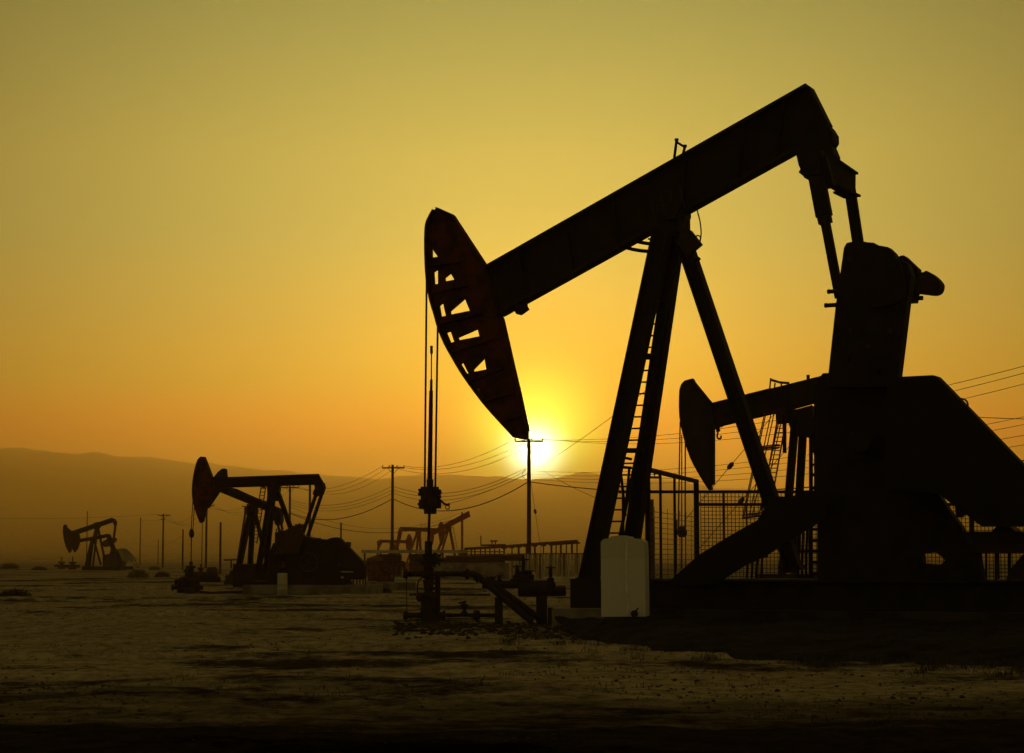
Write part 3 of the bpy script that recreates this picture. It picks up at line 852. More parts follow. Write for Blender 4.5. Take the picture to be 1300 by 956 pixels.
def wellhead():
    pl = Plane(544.5, 55.5, 0); I = M['iron']
    r = thing('wellhead', 'black wellhead tree of flanged valves standing under the horsehead of the biggest pumpjack', 'wellhead', pl.loc(0, 0, 0))
    k = 55.5 / 2776
    def col(x, pts, name, o=0.0, n=16, parent=None):
        """vertical lathe: pts (py, radius px)"""
        pts = sorted(pts, reverse=True)
        z0 = pl.pt(x, pts[0][0], o)
        mb = MB(); mb.lathe(z0, UP, [((pts[0][0] - y) * k, rr * k) for y, rr in pts], n)
        return part(name, mb, I, parent or r, smooth=True)
    def row(y, pts, name, o=0.0, n=16, parent=None):
        x0 = pts[0][0]
        mb = MB(); mb.lathe(pl.pt(x0, y, o), pl.u, [((x - x0) * k, rr * k) for x, rr in pts], n)
        return part(name, mb, I, parent or r, smooth=True)
    col(543.8, [(687, 3.6), (688, 4.8), (704, 4.8), (706, 5.5)], 'stuffing_box')
    bop = col(544, [(703, 9), (705, 9), (705, 6), (716, 6), (716, 9), (719, 9)], 'blowout_preventer')
    row(711, [(527, .8), (533, .8), (533, 4.5), (536, 6.5), (539, 5), (549, 5), (552, 6.5), (556, 4.5), (556, .8), (564, .8)], 'side_ram', parent=bop)
    for a in range(8):
        t = a * math.pi / 4; mb = MB()
        p = pl.pt(552, 711, 0); mb.tube([p, p + V((math.cos(t), 0, math.sin(t))) * 0.19], 0.032, 5); part('handle', mb, I, bop)
    col(544, [(718, 4.5), (722, 6), (722, 7.5), (725, 7.5), (725, 5.5), (733, 5.5), (733, 7.5), (736, 7.5), (736, 4.5), (756, 4.5)], 'tubing_spool')
    row(728.5, [(512, 4.8), (514, 6.3), (517.5, 6.3), (517.5, 3.5), (538, 3.8), (538, 5), (550, 5), (550, 3.6), (565, 3.8), (565, 3.2), (583, 3.4), (590, 4.2), (591, 7), (594, 7), (596, 4.2), (601, 3.6)], 'flow_tee')
    mb = MB(); mb.tube([pl.pt(516, 735), pl.pt(516.5, 775)], 0.012, 5); part('gauge_line', mb, M['cable'], r)
    mb = MB(); mb.tube([pl.pt(x, y) for x, y in arc_px([(538, 732), (532, 737), (530, 745), (530, 756)], 3)], 0.018, 6); part('bleed_line', mb, M['cable'], r)
    col(555.5, [(733, 3.4), (790, 3.4)], 'riser_pipe', o=0.1)
    for y in (737, 742, 748):
        mb = MB(); mb.lathe(pl.pt(550.5, y, 0), UP, [(0, .055), (.06, .055)], 8); part('clamp', mb, I, r)
    row(758, [(528, 2), (530, 5.5), (538, 5.5), (540, 4.5), (553, 4.5)], 'gauge_valve')
    col(546, [(752, 8), (757, 9), (757, 13), (761, 13), (761, 11), (772, 11), (772, 13.5), (777, 13.5), (777, 12), (788, 12), (790, 16), (800, 17)], 'casing_head')
    row(781, [(512, 4.5), (514, 5.8), (517, 5.8), (518, 3.8), (524, 3.4), (532, 3.8), (560, 4), (562, 5.8), (565, 5.8), (565, 2.6), (586, 2.2), (600, 2.6), (601, 6), (604, 7), (608, 6), (609, 2.5), (628, 2.4)], 'casing_outlet')
    v = col(589.5, [(783, 4), (777, 4.5), (776, 2.5), (772, 2), (771, 5), (768, 5.5), (766, 2), (763, 1.2)], 'needle_valve')
    mb = MB(); mb.bar(pl.pt(582, 766, 0), pl.pt(592, 763.5, 0), 0.04, 0.05); part('handle', mb, I, v)
    # polished rod and rod clamp hanging in the bridle
    pr = thing('polished_rod', 'thin steel polished rod with clamps running from the hanger block down into the wellhead tree', 'rod', pl.pt(545.5, 690, 0))
    mb = MB(); mb.tube([pl.pt(547.8, 448), pl.pt(547.6, 482)], 0.017, 8); mb.tube([pl.pt(547.6, 482), pl.pt(547.3, 500)], 0.034, 8)
    mb.tube([pl.pt(547.3, 496), pl.pt(545.6, 612)], 0.05, 8, 0.062); part('upper_rod', mb, M['cable'], pr)
    mb = MB(); mb.lathe(pl.pt(547.8, 449), UP, [(0, .03), (0.0, .036), (.2, .036), (.2, .02)], 8); part('end_cap', mb, I, pr)
    mb = MB(); mb.tube([pl.pt(545.6, 640), pl.pt(543.8, 690)], 0.035, 10); part('lower_rod', mb, M['cable'], pr)
    c2 = MB()
    c2.lathe(pl.pt(545.8, 619), UP, [(0, .085), (.2, .09), (.22, .05)], 10)
    part('rod_clamp', c2, I, pr)
    mb = MB(); mb.lathe(pl.pt(546.2, 652.5), UP, [(0, .155), (.02, .165), (.12, .165), (.2, .18), (.2, .12)], 12); part('load_cell', mb, I, pr)
    mb = MB(); mb.tube([pl.pt(x, y) for x, y in arc_px([(556, 632), (561, 637), (566, 640.5), (571, 640)], 3)], 0.03, 6); mb.torus(pl.pt(568, 644, 0), pl.n, 0.05, 0.014, 14, 5)
    part('rotator_arm', mb, I, pr)
wellhead()

def flowline():
    I = M['iron']
    pl = Plane(640, 54.5, 0); k = 54.5 / 2776
    r = thing('flowline', 'pair of thick black pipes sloping down to the ground right of the wellhead', 'pipeline', pl.loc(0, 0, 0))
    mb = MB(); mb.tube([pl.pt(x, y, -0.1) for x, y in arc_px([(599, 728.5), (606, 731), (614, 738), (640, 760), (670, 785), (676, 790)], 3)], 0.085, 12); part('pipe', mb, I, r, smooth=True)
    mb = MB(); mb.tube([pl.pt(x, y, 0.25) for x, y in arc_px([(616, 735), (624, 741), (655, 763), (688, 788)], 3)], 0.085, 12); part('pipe', mb, I, r, smooth=True)
    for x0, x1, y in ((628, 638.5, 758),):
        mb = MB(); a = pl.pt((x0 + x1) / 2, y, 0.05); mb.bar(V((a.x, a.y, 0.0)), a, 0.2, 0.2, pl.u); part('support_post', mb, I, r)
    for x, y in ((604, 731), (625, 741)):
        mb = MB(); d = V((1, 0, -0.8)).normalized(); mb.lathe(pl.pt(x, y, -0.1 if x < 610 else 0.25), d, [(0, .12), (.05, .12), (.05, .1), (.1, .12), (.14, .12)], 12); part('flange', mb, I, r)
    m = thing('valve_manifold', 'black pipe manifold with three handwheels on a post, left of the near leg', 'manifold', pl.loc(pl.s_of(688, 780), .6, 0))
    def H(y, x0, x1, rad, o=0.5, nm='header_pipe'):
        mb = MB(); mb.lathe(pl.pt(x0, y, o), pl.u, [(0, rad * .8), (.03, rad), ((x1 - x0) * k - .03, rad), ((x1 - x0) * k, rad * .8)], 14); return part(nm, mb, I, m, smooth=True)
    H(742, 612, 660, .10); H(747, 657.5, 697, .21); H(750.5, 690, 718.5, .125); H(752, 672, 690, .1)
    mb = MB(); a = pl.pt(687.5, 752, .5); mb.bar(V((a.x, a.y, 0)), a, 0.27, 0.22, pl.u); part('support_post', mb, I, m)
    mb = MB(); a = pl.pt(699, 771, .3); mb.bar(V((a.x, a.y, 0)), a, 0.15, 0.2, pl.u); part('junction_box', mb, I, m)
    for x, y0, yb, yw, wr, br in ((664.5, 704, 742, 710.5, .145, .15), (656.5, 717, 742, 719.3, .10, .17), (699, 718, 748, 720.7, .11, .12)):
        mb = MB(); b = pl.pt(x, yb, .5); h = (yb - yw) * k
        mb.lathe(b, UP, [(0, br), (h * .3, br * 1.1), (h * .33, br * .8), (h * .45, br * .7), (h * .5, br * .8), (h * .55, br * .35), (h * .8, .05), (h, .04), ((yb - y0) * k, .02)], 12)
        v = part('gate_valve', mb, I, m, smooth=True)
        mb = MB(); c = pl.pt(x, yw, .5); mb.torus(c, UP, wr, .018, 18, 6)
        for t in range(4): mb.tube([c, c + V((math.cos(t * math.pi / 2), math.sin(t * math.pi / 2), 0)) * wr], .012, 5)
        part('handwheel', mb, I, v)
    for x, y, rr in ((634, 737, .07), (625, 739, .1), (672, 731, .12)):
        mb = MB(); mb.lathe(pl.pt(x, y, .5), UP, [(-.1, rr), (.02, rr), (.04, rr * .5), (.1, rr * .5), (.11, rr * 1.1), (.14, rr * 1.1)], 10); part('fitting', mb, I, m)
flowline()
# ------------------------------------------------------------------ pump behind on the right
P2 = Plane(866, 82, 14)
def pump_behind():
    cfg = dict(base=(1020,),
        beam=[(904.5, 512), (980, 493), (1054, 474.3), (1085, 467), (1085, 498), (1013, 518.5), (916.6, 541.3), (905, 545)],
        head=arc_px([(866.3, 487.6), (863.8, 494), (863, 505), (863.4, 529.7), (869, 557), (877, 581.4), (886, 599), (895, 614)], 2) + [(900.3, 622.2), (904.6, 621.7), (903.5, 616.5), (907, 614), (907.2, 530), (904.6, 512), (882.6, 485), (880.4, 480.8), (870.4, 483.5)],
        ropes=[(863.5, 535, 861, 672, -.1), (870, 560, 869.8, 672, .1)],
        carrier=(866, 675, 13, 14),
        legs=[((1010, 528), (993, 730), -.3, -1.1, .45), ((1020.5, 528), (1009, 730), .3, 1.1, .45), ((1024, 530), (1075, 700), 0, 0, .4)],
        saddle=[(1000, 524), (1032, 515), (1036, 540), (1030, 556), (1008, 552), (1003, 540)],
        skid=(960, 1150, 729))
    r = pump(P2, 'black pumpjack with a solid horsehead, partly hidden behind the rear leg of the biggest one', cfg, 1.25)
    pl = P2
    mb = MB()
    mb.bar(pl.pt(910.5, 540), pl.pt(912, 548), 0.14, 0.14); mb.tube([pl.pt(x, y) for x, y in arc_px([(912, 546), (911, 551), (910.5, 555), (912.5, 557), (915, 556.5), (915.5, 553)], 3)], 0.035, 6)
    part('hook', mb, M['iron'], r)
    mb = MB(); mb.bar(pl.pt(1026, 476), pl.pt(1026, 484), 0.11, 0.11); part('beam_bolt', mb, M['iron'], r)
    # caged ladder leaning against the post
    mb = MB()
    a, b = pl.pt(972, 648, -0.3), pl.pt(994, 524, -0.3)
    u = pl.u * 0.16
    for k in (-1, 1): mb.bar(a + u * k, b + u * k, 0.06, 0.05)
    for i in range(22): c = a.lerp(b, (i + .5) / 22); mb.bar(c - u, c + u, 0.035, 0.035)
    part('ladder', mb, M['rust'], r)
    mb = MB()
    ax = (b - a).normalized(); ctr0 = pl.pt(956, 656, -0.7); ctr1 = pl.pt(984, 524, -0.7); ctr2 = pl.pt(992, 484, -0.7)
    for c in (ctr0, pl.pt(976, 570, -0.7), ctr1):
        for dz in (0, 0.10): mb.torus(c + UP * dz, (UP + pl.u * -0.12).normalized(), 0.40, 0.025, 18, 5)
    for t in range(7):
        an = t * 2 * math.pi / 7; o = pl.u * 0.4 * math.cos(an) + pl.n * 0.4 * math.sin(an)
        if t in (0,): continue
        mb.tube([ctr0 + o, ctr1 + o], 0.022, 5)
    part('safety_cage', mb, M['rust'], r)
    mb = MB()
    mb.tube([pl.pt(978.5, 480, -.3), pl.pt(976.5, 500, -.3)], 0.03, 5); mb.tube([pl.pt(984, 486, -.3), pl.pt(982.5, 500, -.3)], 0.03, 5); mb.tube([pl.pt(992, 487, -.3), pl.pt(991, 500, -.3)], 0.03, 5)
    mb.tube([pl.pt(978, 482, -.3), pl.pt(990, 485.5, -.3), pl.pt(1002, 486.5, -.3)], 0.045, 6)
    part('top_rail', mb, M['rust'], r)
    mb = MB(); mb.bar(pl.pt(985, 530, 0), pl.pt(1014, 528, 0), .12, .5, pl.n); mb.bar(pl.pt(996, 500, -.2), pl.pt(996, 575, -.2), .24, .12); mb.bar(pl.pt(996, 537, 0), pl.pt(1014, 524, 0), .06, .06)
    part('service_platform', mb, M['steel'], r)
    pr = thing('polished_rod', 'thin rod below the rope hanger of the pumpjack behind, seen through the tall mesh panel', 'rod', pl.pt(866, 722))
    mb = MB(); mb.tube([pl.pt(865.5, 690), pl.pt(865.5, 552)], .022, 6); mb.tube([pl.pt(865.5, 722), pl.pt(865.5, 680)], .03, 6); part('rod', mb, M['cable'], pr)
    mb = MB()
    for x, y in ((858.7, 725), (870.5, 725)): mb.tube([pl.pt(x, y), pl.pt(x + (.5 if x < 860 else 0), 650 if x > 860 else 660)], .022, 5)
    part('guide_rod', mb, M['cable'], pr)
pump_behind()

# ------------------------------------------------------------------ mesh enclosure
def mesh_panel(parent, A, B, z0, z1a, z1b, step, r=0.012, rw=.010, vstep=None):
    """welded mesh between ground points A, B"""
    mb = MB(); d = (B - A); L = d.length; n = max(2, int(L / (vstep or step)))
    for i in range(n + 1):
        t = i / n; p = A + d * t; z1 = z1a + (z1b - z1a) * t
        mb.bar(V((p.x, p.y, z0)), V((p.x, p.y, z1)), rw * 2, rw * 2)
    m = int((min(z1a, z1b) - z0) / step)
    for j in range(m + 1):
        z = z0 + j * step; mb.bar(V((A.x, A.y, z)), V((B.x, B.y, z)), rw * 2, rw * 2, UP)
    part('mesh_panel', mb, M['mesh'], parent)

def enclosure():
    zt = lambda y, Y: CAMZ + (710 - y) / 2776 * Y
    S = M['steel']
    # main run, facing the camera
    Yf = 66.0
    x = lambda px, Y=Yf: (px - 650) / 2776 * Y
    r = thing('safety_fence', 'long wire mesh fence with two top rails, running behind the biggest pumpjack', 'fence', V((x(1000), Yf, 0)), 'mesh fences round the pumps')
    zr = zt(625, Yf); zr2 = zt(641, Yf)
    mb = MB(); mb.bar(V((x(785), Yf, zr)), V((x(1500), Yf, zr)), .09, .09); part('top_rail', mb, S, r)
    mb = MB(); mb.bar(V((x(885), Yf, zr2)), V((x(1500), Yf, zr2)), .09, .09); part('middle_rail', mb, S, r)
    for px, w, top in ((918, .07, zr), (947, .05, zr2), (1028, .08, zr), (1100, .1, zr), (1232, .12, zr), (1264, .07, zr), (1340, .1, zr), (1420, .1, zr)):
        mb = MB(); mb.bar(V((x(px), Yf, 0)), V((x(px), Yf, top)), w, w); part('post', mb, M['rust'] if px < 950 else S, r)
    mesh_panel(r, V((x(889), Yf, 0)), V((x(1190), Yf, 0)), 0.05, zr2, zr2, 0.115)
    mesh_panel(r, V((x(1190), Yf, 0)), V((x(1500), Yf, 0)), 0.05, zr2, zr2, 0.115)
    mesh_panel(r, V((x(889), Yf + .03, 0)), V((x(1190), Yf + .03, 0)), zr2, zr, zr, 0.115)
    # side panel, coming towards the camera
    g = thing('safety_fence', 'tall wire mesh gate panel with a sloping top rail, right of the near legs', 'fence', V((x(855), 61, 0)), 'mesh fences round the pumps')
    Ya, Yb = 57.0, 65.8
    A = V((x(821.5, Ya), Ya, 0)); B = V((x(883.5, Yb), Yb, 0)); A0 = V((x(789, 52.8), 52.8, 0))
    z = 3.93
    mb = MB(); mb.bar(A + UP * z, B + UP * z, .11, .11); part('top_rail', mb, S, g)
    mb = MB(); mb.bar(V((B.x, B.y, 0)), V((B.x, B.y, z + .05)), .15, .15); part('post', mb, S, g)
    mb = MB(); mb.bar(V((A.x, A.y, 0)), V((A.x, A.y, z + .05)), .12, .12); part('post', mb, S, g)
    for t, w in ((.24, .05), (.52, .05)):
        mb = MB(); p = A + (B - A) * t; mb.bar(V((p.x, p.y, 0)), V((p.x, p.y, z)), w + .02, w + .02); part('post', mb, S, g)
    mesh_panel(g, A, B, 0.05, z - 0.95, z - 0.95, 0.14, rw=.007, vstep=1.1)
enclosure()

# ------------------------------------------------------------------ other pumps
def pump_left():
    pl = Plane(244, 104, 12)
    cfg = dict(base=(380,),
        beam=[(270, 606.5), (290, 605.6), (404.2, 601.5), (411, 613), (400.8, 615.6), (340, 616.5), (276, 619.5)],
        tr=(404, 601.8), br=(401, 615.4),
        head=arc_px([(252.2, 583.5), (248.8, 593.8), (246, 609), (245, 624), (246.3, 637.8), (250.7, 653)], 3) + [(255, 664), (258, 662), (260.7, 651), (263.6, 643), (272, 620), (270, 606.4), (259.9, 580), (255.7, 579.8)],
        ropes=[(245.2, 628, 242.5, 676, -.1), (246.8, 640, 244.8, 676, .1)], carrier=(243.2, 677, 6.5, 11),
        legs=[((345.5, 617), (327.5, 728), -.2, -.85, .36), ((348, 617), (337, 728), .2, .85, .32), ((351, 620), (384, 712), 0, 0, .3)],
        saddle=[(340, 611), (353.5, 611), (354.5, 621), (351, 636), (342, 636), (341.5, 621)],
        tail=[(400, 611), (410.5, 613), (412, 619), (409, 628), (401, 630.5), (398.8, 627), (401.5, 620)], eq=(405, 625),
        pitmans=[((401.5, 627), (383.5, 680), -.8, .15), ((409.5, 624), (389.5, 684), .8, .15)],
        cranks=[([(364, 677), (371.5, 668), (384.5, 665.3), (383.6, 674), (387, 680.5), (380, 702), (350, 704), (356, 690)], -.95, .35),
                ([(357, 672), (359.5, 675), (372, 669), (380, 690), (356, 690), (352, 680)], .9, .35)],
        gear=[(346, 706), (352, 690), (384, 680), (415, 686), (426, 700), (428, 748), (346, 748)], 
        gear_holes=[[(356.5, 712), (362, 708.5), (366.5, 713), (366, 721), (357, 721)], [(383.5, 695.5), (390, 698), (391.5, 703), (388, 701.5)]],
        guard=[(390, 690), (391.5, 681.5), (400, 684.3), (417, 684.8)] + arc_px([(417, 684.6), (423, 682.6), (429.5, 682.2), (434, 684.6), (438, 689)], 2) + [(463, 714.5), (464.5, 720), (464.3, 734), (446, 735), (434, 747), (405, 745)],
        guard_holes=[[(429.5, 714), (432, 714.5), (434, 719), (431.5, 719)], [(432, 725), (450, 725.3), (450, 727), (432, 726.8)], [(431, 732), (438, 732), (438, 734), (431, 734)]],
        rails=[((464, 720), (464, 747)), ((447, 735), (464, 735)), ((461, 735), (461, 748)), ((457, 735), (457, 748)), ((453, 735), (453, 748)), ((449, 735), (449, 748)), ((434, 748), (446, 735))],
        skid=(312, 434, 738), skid_z0=.38)
    r = pump(pl, 'mid-sized black pumpjack at left with a level beam, on a brown concrete block', cfg, 1.0, {'steel': M['steel'], 'head': M['rust']})
    for x, y in ((372, 670), (376, 668), (380, 667)):
        mb = MB(); mb.lathe(pl.pt(x, y, -1.0), UP, [(-.1, .06), (.1, .06)], 6); part('crank_bolt', mb, M['iron'], r)
    mb = MB()
    a = pl.pt(308, 739, -1.5); b = pl.pt(464, 736, -1.5); a.z = b.z = 0
    c = (a + b) / 2 + pl.n * 1.5; mb.bar(c - UP * .1, c + UP * .42, (b - a).length, 3.0, pl.u)
    single('concrete_foundation', mb, M['conc'], 'brown concrete block under the mid-sized pumpjack at left', 'foundation')
    # drum
    for x0, y0, x1, y1 in ((349, 690, 353, 706), (362, 683, 364, 690), (392, 683.5, 397, 688), (401, 682.8, 406, 687), (441, 688, 444, 694)):
        mb = MB(); mb.slab(pl, [(x0, y1), (x0, y0 + .6), (x0 + .8, y0), (x1 - .8, y0), (x1, y0 + .6), (x1, y1)], -.8, .5); part('gear_cover', mb, M['iron'], r)
    mb = MB(); mb.torus(pl.pt(392, 714, -1.15), pl.n, .42, .04, 22, 6)
    for t in range(5): mb.bar(pl.pt(392, 714, -1.15), pl.pt(392, 714, -1.15) + (pl.u * math.cos(t * 1.257) + UP * math.sin(t * 1.257)) * .42, .04, .04)
    part('brake_wheel', mb, M['iron'], r)
    g = V((at(358.5, 740, 99).x, 99, 0))
    d = thing('storage_drum', 'small pale drum standing against the mid-sized pumpjack at left', 'drum', g)
    kk = g.y / 2776
    mb = MB(); mb.lathe(g, UP, [(0, 6.3 * kk), (.02, 6.5 * kk), (7 * kk, 6.4 * kk), (7.3 * kk, 6.6 * kk), (7.6 * kk, 6.4 * kk), (14 * kk, 6.4 * kk), (14.3 * kk, 6.6 * kk), (14.6 * kk, 6.4 * kk), (26.5 * kk, 6.4 * kk), (27.5 * kk, 5.6 * kk)], 20)
    part('drum_body', mb, M['bare'], d, smooth=True)
    mb = MB(); mb.lathe(g + UP * 27.5 * kk + V((.1, 0, 0)), UP, [(0, .05), (.04, .05)], 8); part('bung', mb, M['iron'], d)
    # well head with rod
    w = thing('wellhead', 'low cluster of dark valves under the horsehead of the mid-sized pumpjack', 'wellhead', gnd(242, 753))
    I = M['iron']; kk = 103 / 2776
    def at2(x, y): return at(x, y, 103)
    mb = MB(); mb.lathe(at2(242, 754), UP, [(0, .45), (.3, .4), (.32, .2), (.6, .22), (.62, .3), (.7, .3), (.72, .14), (1.2, .14), (1.22, .22), (1.3, .22), (1.32, .08), (1.5, .08)], 12); part('tree_column', mb, I, w, smooth=True)
    mb = MB()
    for y, x0, x1, rr in ((739, 222, 252, .09), (746, 218, 256, .1), (741, 231, 238, .2), (747, 226, 234, .25), (747, 246, 252, .22)):
        mb.lathe(at2(x0, y), V((1, 0, 0)), [(0, rr * 1.5), (.08, rr * 1.5), (.1, rr), ((x1 - x0) * kk, rr), ((x1 - x0) * kk + .06, rr * 1.4)], 10)
    part('side_pipe', mb, I, w)
    mb = MB()
    for x, y in ((228, 736), (235, 734), (250, 737)): mb.tube([at2(x, y), at2(x, y + 8)], .05, 6); mb.torus(at2(x, y), UP, .16, .03, 10, 5)
    part('handwheel', mb, I, w)
    mb = MB(); mb.tube([at2(250, 752), at2(268, 753.5), at2(300, 752), at2(330, 751)], .09, 8); single('ground_pipe', mb, I, 'thin dark pipe lying on the soil from the left wellhead to the mid-sized pumpjack', 'pipe')
    mb = MB(); mb.tube([at2(243, 680), at2(242.3, 740)], .028, 6)
    single('polished_rod', mb, M['cable'], 'thin rod hanging under the horsehead of the mid-sized pumpjack at left', 'rod')
pump_left()

def pump_left_behind():
    pl = Plane(266, 128, 14)
    cfg = dict(base=(320,),
        beam=[(285, 617), (300, 620.5), (340, 638.5), (356, 645.5), (352, 655), (338, 648.5), (318, 640), (278.5, 624)],
        tr=(355, 645.5), br=(352, 654),
        head=[(285.8, 594.8), (282.7, 595.4), (277.7, 599.5), (272.5, 606), (266, 616), (263, 628), (262.5, 640), (264.5, 645), (270, 637), (278.5, 624.5), (286.5, 618), (288, 606), (287.3, 596.3)],
        ropes=[(273.3, 624, 273, 632, 0)],
        legs=[((319, 645), (303.5, 720), -.2, -.9, .42), ((321.5, 646), (317.5, 720), .2, .9, .4), ((323, 648), (341, 722), 0, 0, .3)],
        saddle=[(315.5, 640), (325, 643), (326, 650), (323, 656), (317, 655)],
        tail=[(347, 642), (356, 646), (358.5, 660), (356.5, 667), (352, 667), (346, 652)], eq=(353, 655),
        pitmans=[((352.5, 664), (356, 682), -.7, .12), ((357, 664), (360, 682), .7, .12)],
        cranks=[([(350, 676), (362, 674), (368, 690), (366, 708), (350, 708)], -.7, .3)],
        ladder=((334.5, 618), (323, 690), .28, -.5, 16),
        skid=(296, 372, 716))
    r = pump(pl, 'dark pumpjack hidden behind the mid-sized one, its beam sloping down to the right', cfg, 1.1)
    mb = MB(); mb.bar(pl.pt(334, 640, 0), pl.pt(341, 641, 0), .08, .4, pl.n); mb.bar(pl.pt(327, 615.5, 0), pl.pt(336, 619, 0), .1, .1); part('service_platform', mb, M['steel'], r)
pump_left_behind()

def pumps_far_left():
    pl = Plane(82, 350, 10)
    cfg = dict(base=(140,),
        beam=[(91, 674.5), (142, 657.2), (144.3, 658.3), (147.8, 663), (144.7, 662.7), (93, 680)], tr=(142, 657.5), br=(144, 662.8),
        head=[(82, 666), (80.6, 669), (80.4, 676), (81.6, 685), (84, 693.5), (88, 702), (90.2, 700), (92, 690), (92.5, 679), (91, 674.5), (85.5, 670), (84, 666)],
        legs=[((122.5, 668), (111, 719), -.2, -.9, .5), ((124, 668), (118, 719), .2, .9, .4), ((124, 668), (134, 715), 0, 0, .45)],
        saddle=[(120, 664), (126, 662.5), (127, 669), (124, 673), (121, 672)],
        tail=[(142, 658), (145, 658.5), (148, 662.5), (147.3, 667), (145.5, 667), (144, 663)], eq=(146, 664),
        pitmans=[((146.8, 664), (144.4, 685), -.8, .35)],
        cranks=[([(145, 682.5), (148, 683.5), (148, 686), (145.5, 689.3), (141, 690), (138, 694), (133, 694.5), (129.5, 692), (131, 687.5), (136, 684.5)], -.8, .5)],
        gear=[(133, 707), (136, 704.5), (142, 703), (143, 697), (149.5, 697), (154, 704), (157, 713), (157, 722), (133, 722)],
        guard=[(150, 697), (159, 696.2), (162, 698), (173, 709.5), (172, 712.5), (157, 712.5)],
        rails=[((157, 714), (166, 713.5)), ((162, 712), (157, 721)), ((166, 712), (175, 721)), ((172, 712), (176.5, 722))],
        skid=(104, 162, 719))
    pump(pl, 'far left pumpjack with its beam tilted steeply up and a pale belt guard', cfg, 1.5, {'steel': M['steel'], 'guard': M['palegrd'], 'head': M['steel']})
    pl = Plane(93, 318, 10)
    cfg = dict(base=(120,),
        beam=[(100, 684.5), (137, 677.6), (139.3, 678.3), (139.6, 681.5), (136, 682.3), (101, 688.6)], tr=(138, 678), br=(138, 682),
        head=[(98.5, 675.5), (95, 677.5), (92, 681), (90.8, 688), (92, 696), (95, 701.5), (98.5, 697), (101, 690), (101.5, 683), (100, 676)],
        legs=[((117, 683), (108.5, 720), -.2, -.9, .42), ((118.5, 683), (114, 720), .2, .9, .36), ((119, 684), (128, 717), 0, 0, .36)],
        saddle=[(115, 683), (120.5, 682), (121, 686), (118, 690), (116, 689)],
        tail=[(136, 678), (139.6, 678.5), (141, 684), (138.5, 685)], eq=(138.8, 681),
        pitmans=[((138, 681), (144.5, 698), -.7, .7)],
        cranks=[([(133, 708), (138, 704), (146, 703), (148, 720), (133, 721)], -.8, .5)],
        skid=(104, 152, 719.5))
    pump(pl, 'far left pumpjack whose nearly level beam crosses below the steeply tilted one', cfg, 1.4)
pumps_far_left()

def pumps_far_middle():
    R = {'steel': M['redpaint'], 'head': M['redpaint'], 'guard': M['redpaint']}
    cfg = dict(base=(500,), beam=[(482.5, 685.2), (517, 685.8), (517, 690), (483.5, 688.8)],
        head=[(518.2, 678.2), (520.6, 678.2), (523, 683), (524, 690), (523.3, 697), (521, 702), (518, 702), (515.7, 695), (515.3, 686)],
        legs=[((497, 688), (492.5, 716), -.2, -.9, .45), ((498, 688), (498, 716), .2, .9, .45), ((499, 688), (506, 716), 0, 0, .45)],
        saddle=[(494, 687), (500, 687), (499, 693), (496, 693)],
        tail=[(479, 687), (484, 685), (484.5, 690), (482, 694), (479.5, 693)], eq=(481.5, 690), pitmans=[((481, 692), (478, 712), -.6, .3)],
        cranks=[([(474, 706), (484, 704), (486, 716), (474, 716)], -.7, .4)],
        skid=(476, 512, 714))
    pump(Plane(518, 320, 8), 'lowest of the far reddish pumpjacks, wholly left of the black wellhead rod', cfg, 1.5, R)
    cfg = dict(base=(530,), beam=[(508.5, 668.8), (556, 670.5), (556, 676), (509.5, 674)],
        head=[(558.6, 662.5), (561.5, 662.8), (564, 669), (564.6, 679), (563, 688), (560.5, 693), (558.6, 689), (557, 680), (556.3, 669)],
        legs=[((532, 673), (535, 716), -.2, -.9, .5), ((531, 674), (528, 716), .2, .9, .45), ((530, 674), (516, 716), 0, 0, .45)],
        saddle=[(527, 673), (534.5, 673), (534, 679), (529, 679)],
        tail=[(505.5, 675), (508.5, 669), (510.5, 674), (509, 681), (505.5, 681)], eq=(507.5, 677),
        pitmans=[((506, 680), (500.5, 702), -.7, .3), ((508.5, 680), (503, 702), .7, .3)],
        cranks=[([(494, 698), (506, 696), (508, 714), (494, 716)], -.8, .5)],
        ladder=((537, 664), (538, 700), .7, -.6, 12),
        skid=(492, 545, 714))
    pump(Plane(559, 330, 8), 'far reddish pumpjack whose level beam passes behind the black wellhead rod', cfg, 1.6, R)
    cfg = dict(base=(575,), beam=[(547, 674.8), (595.5, 648.6), (597.2, 655.6), (548, 680.5)],
        head=[(547, 672), (544, 675), (542.5, 682), (543.5, 690), (546.5, 696), (549.5, 690), (551, 681), (549.5, 674)],
        legs=[((570, 666), (579.5, 716), 0, 0, .5), ((569, 667), (549, 716), -.2, -.9, .45), ((571, 667), (556, 716), .2, .9, .36)],
        saddle=[(566, 666), (573, 663), (573, 671), (568, 672)],
        ladder=((573, 668), (578.5, 697), .5, -.6, 10),
        pitmans=[((586.7, 653), (586.7, 700), -.7, .3)],
        cranks=[([(582, 700), (592, 698), (594, 716), (582, 716)], -.7, .4)],
        skid=(545, 600, 714))
    pump(Plane(546, 300, 8), 'far reddish pumpjack with its beam raised steeply to the right, right of the wellhead rod', cfg, 1.4, R)
pumps_far_middle()
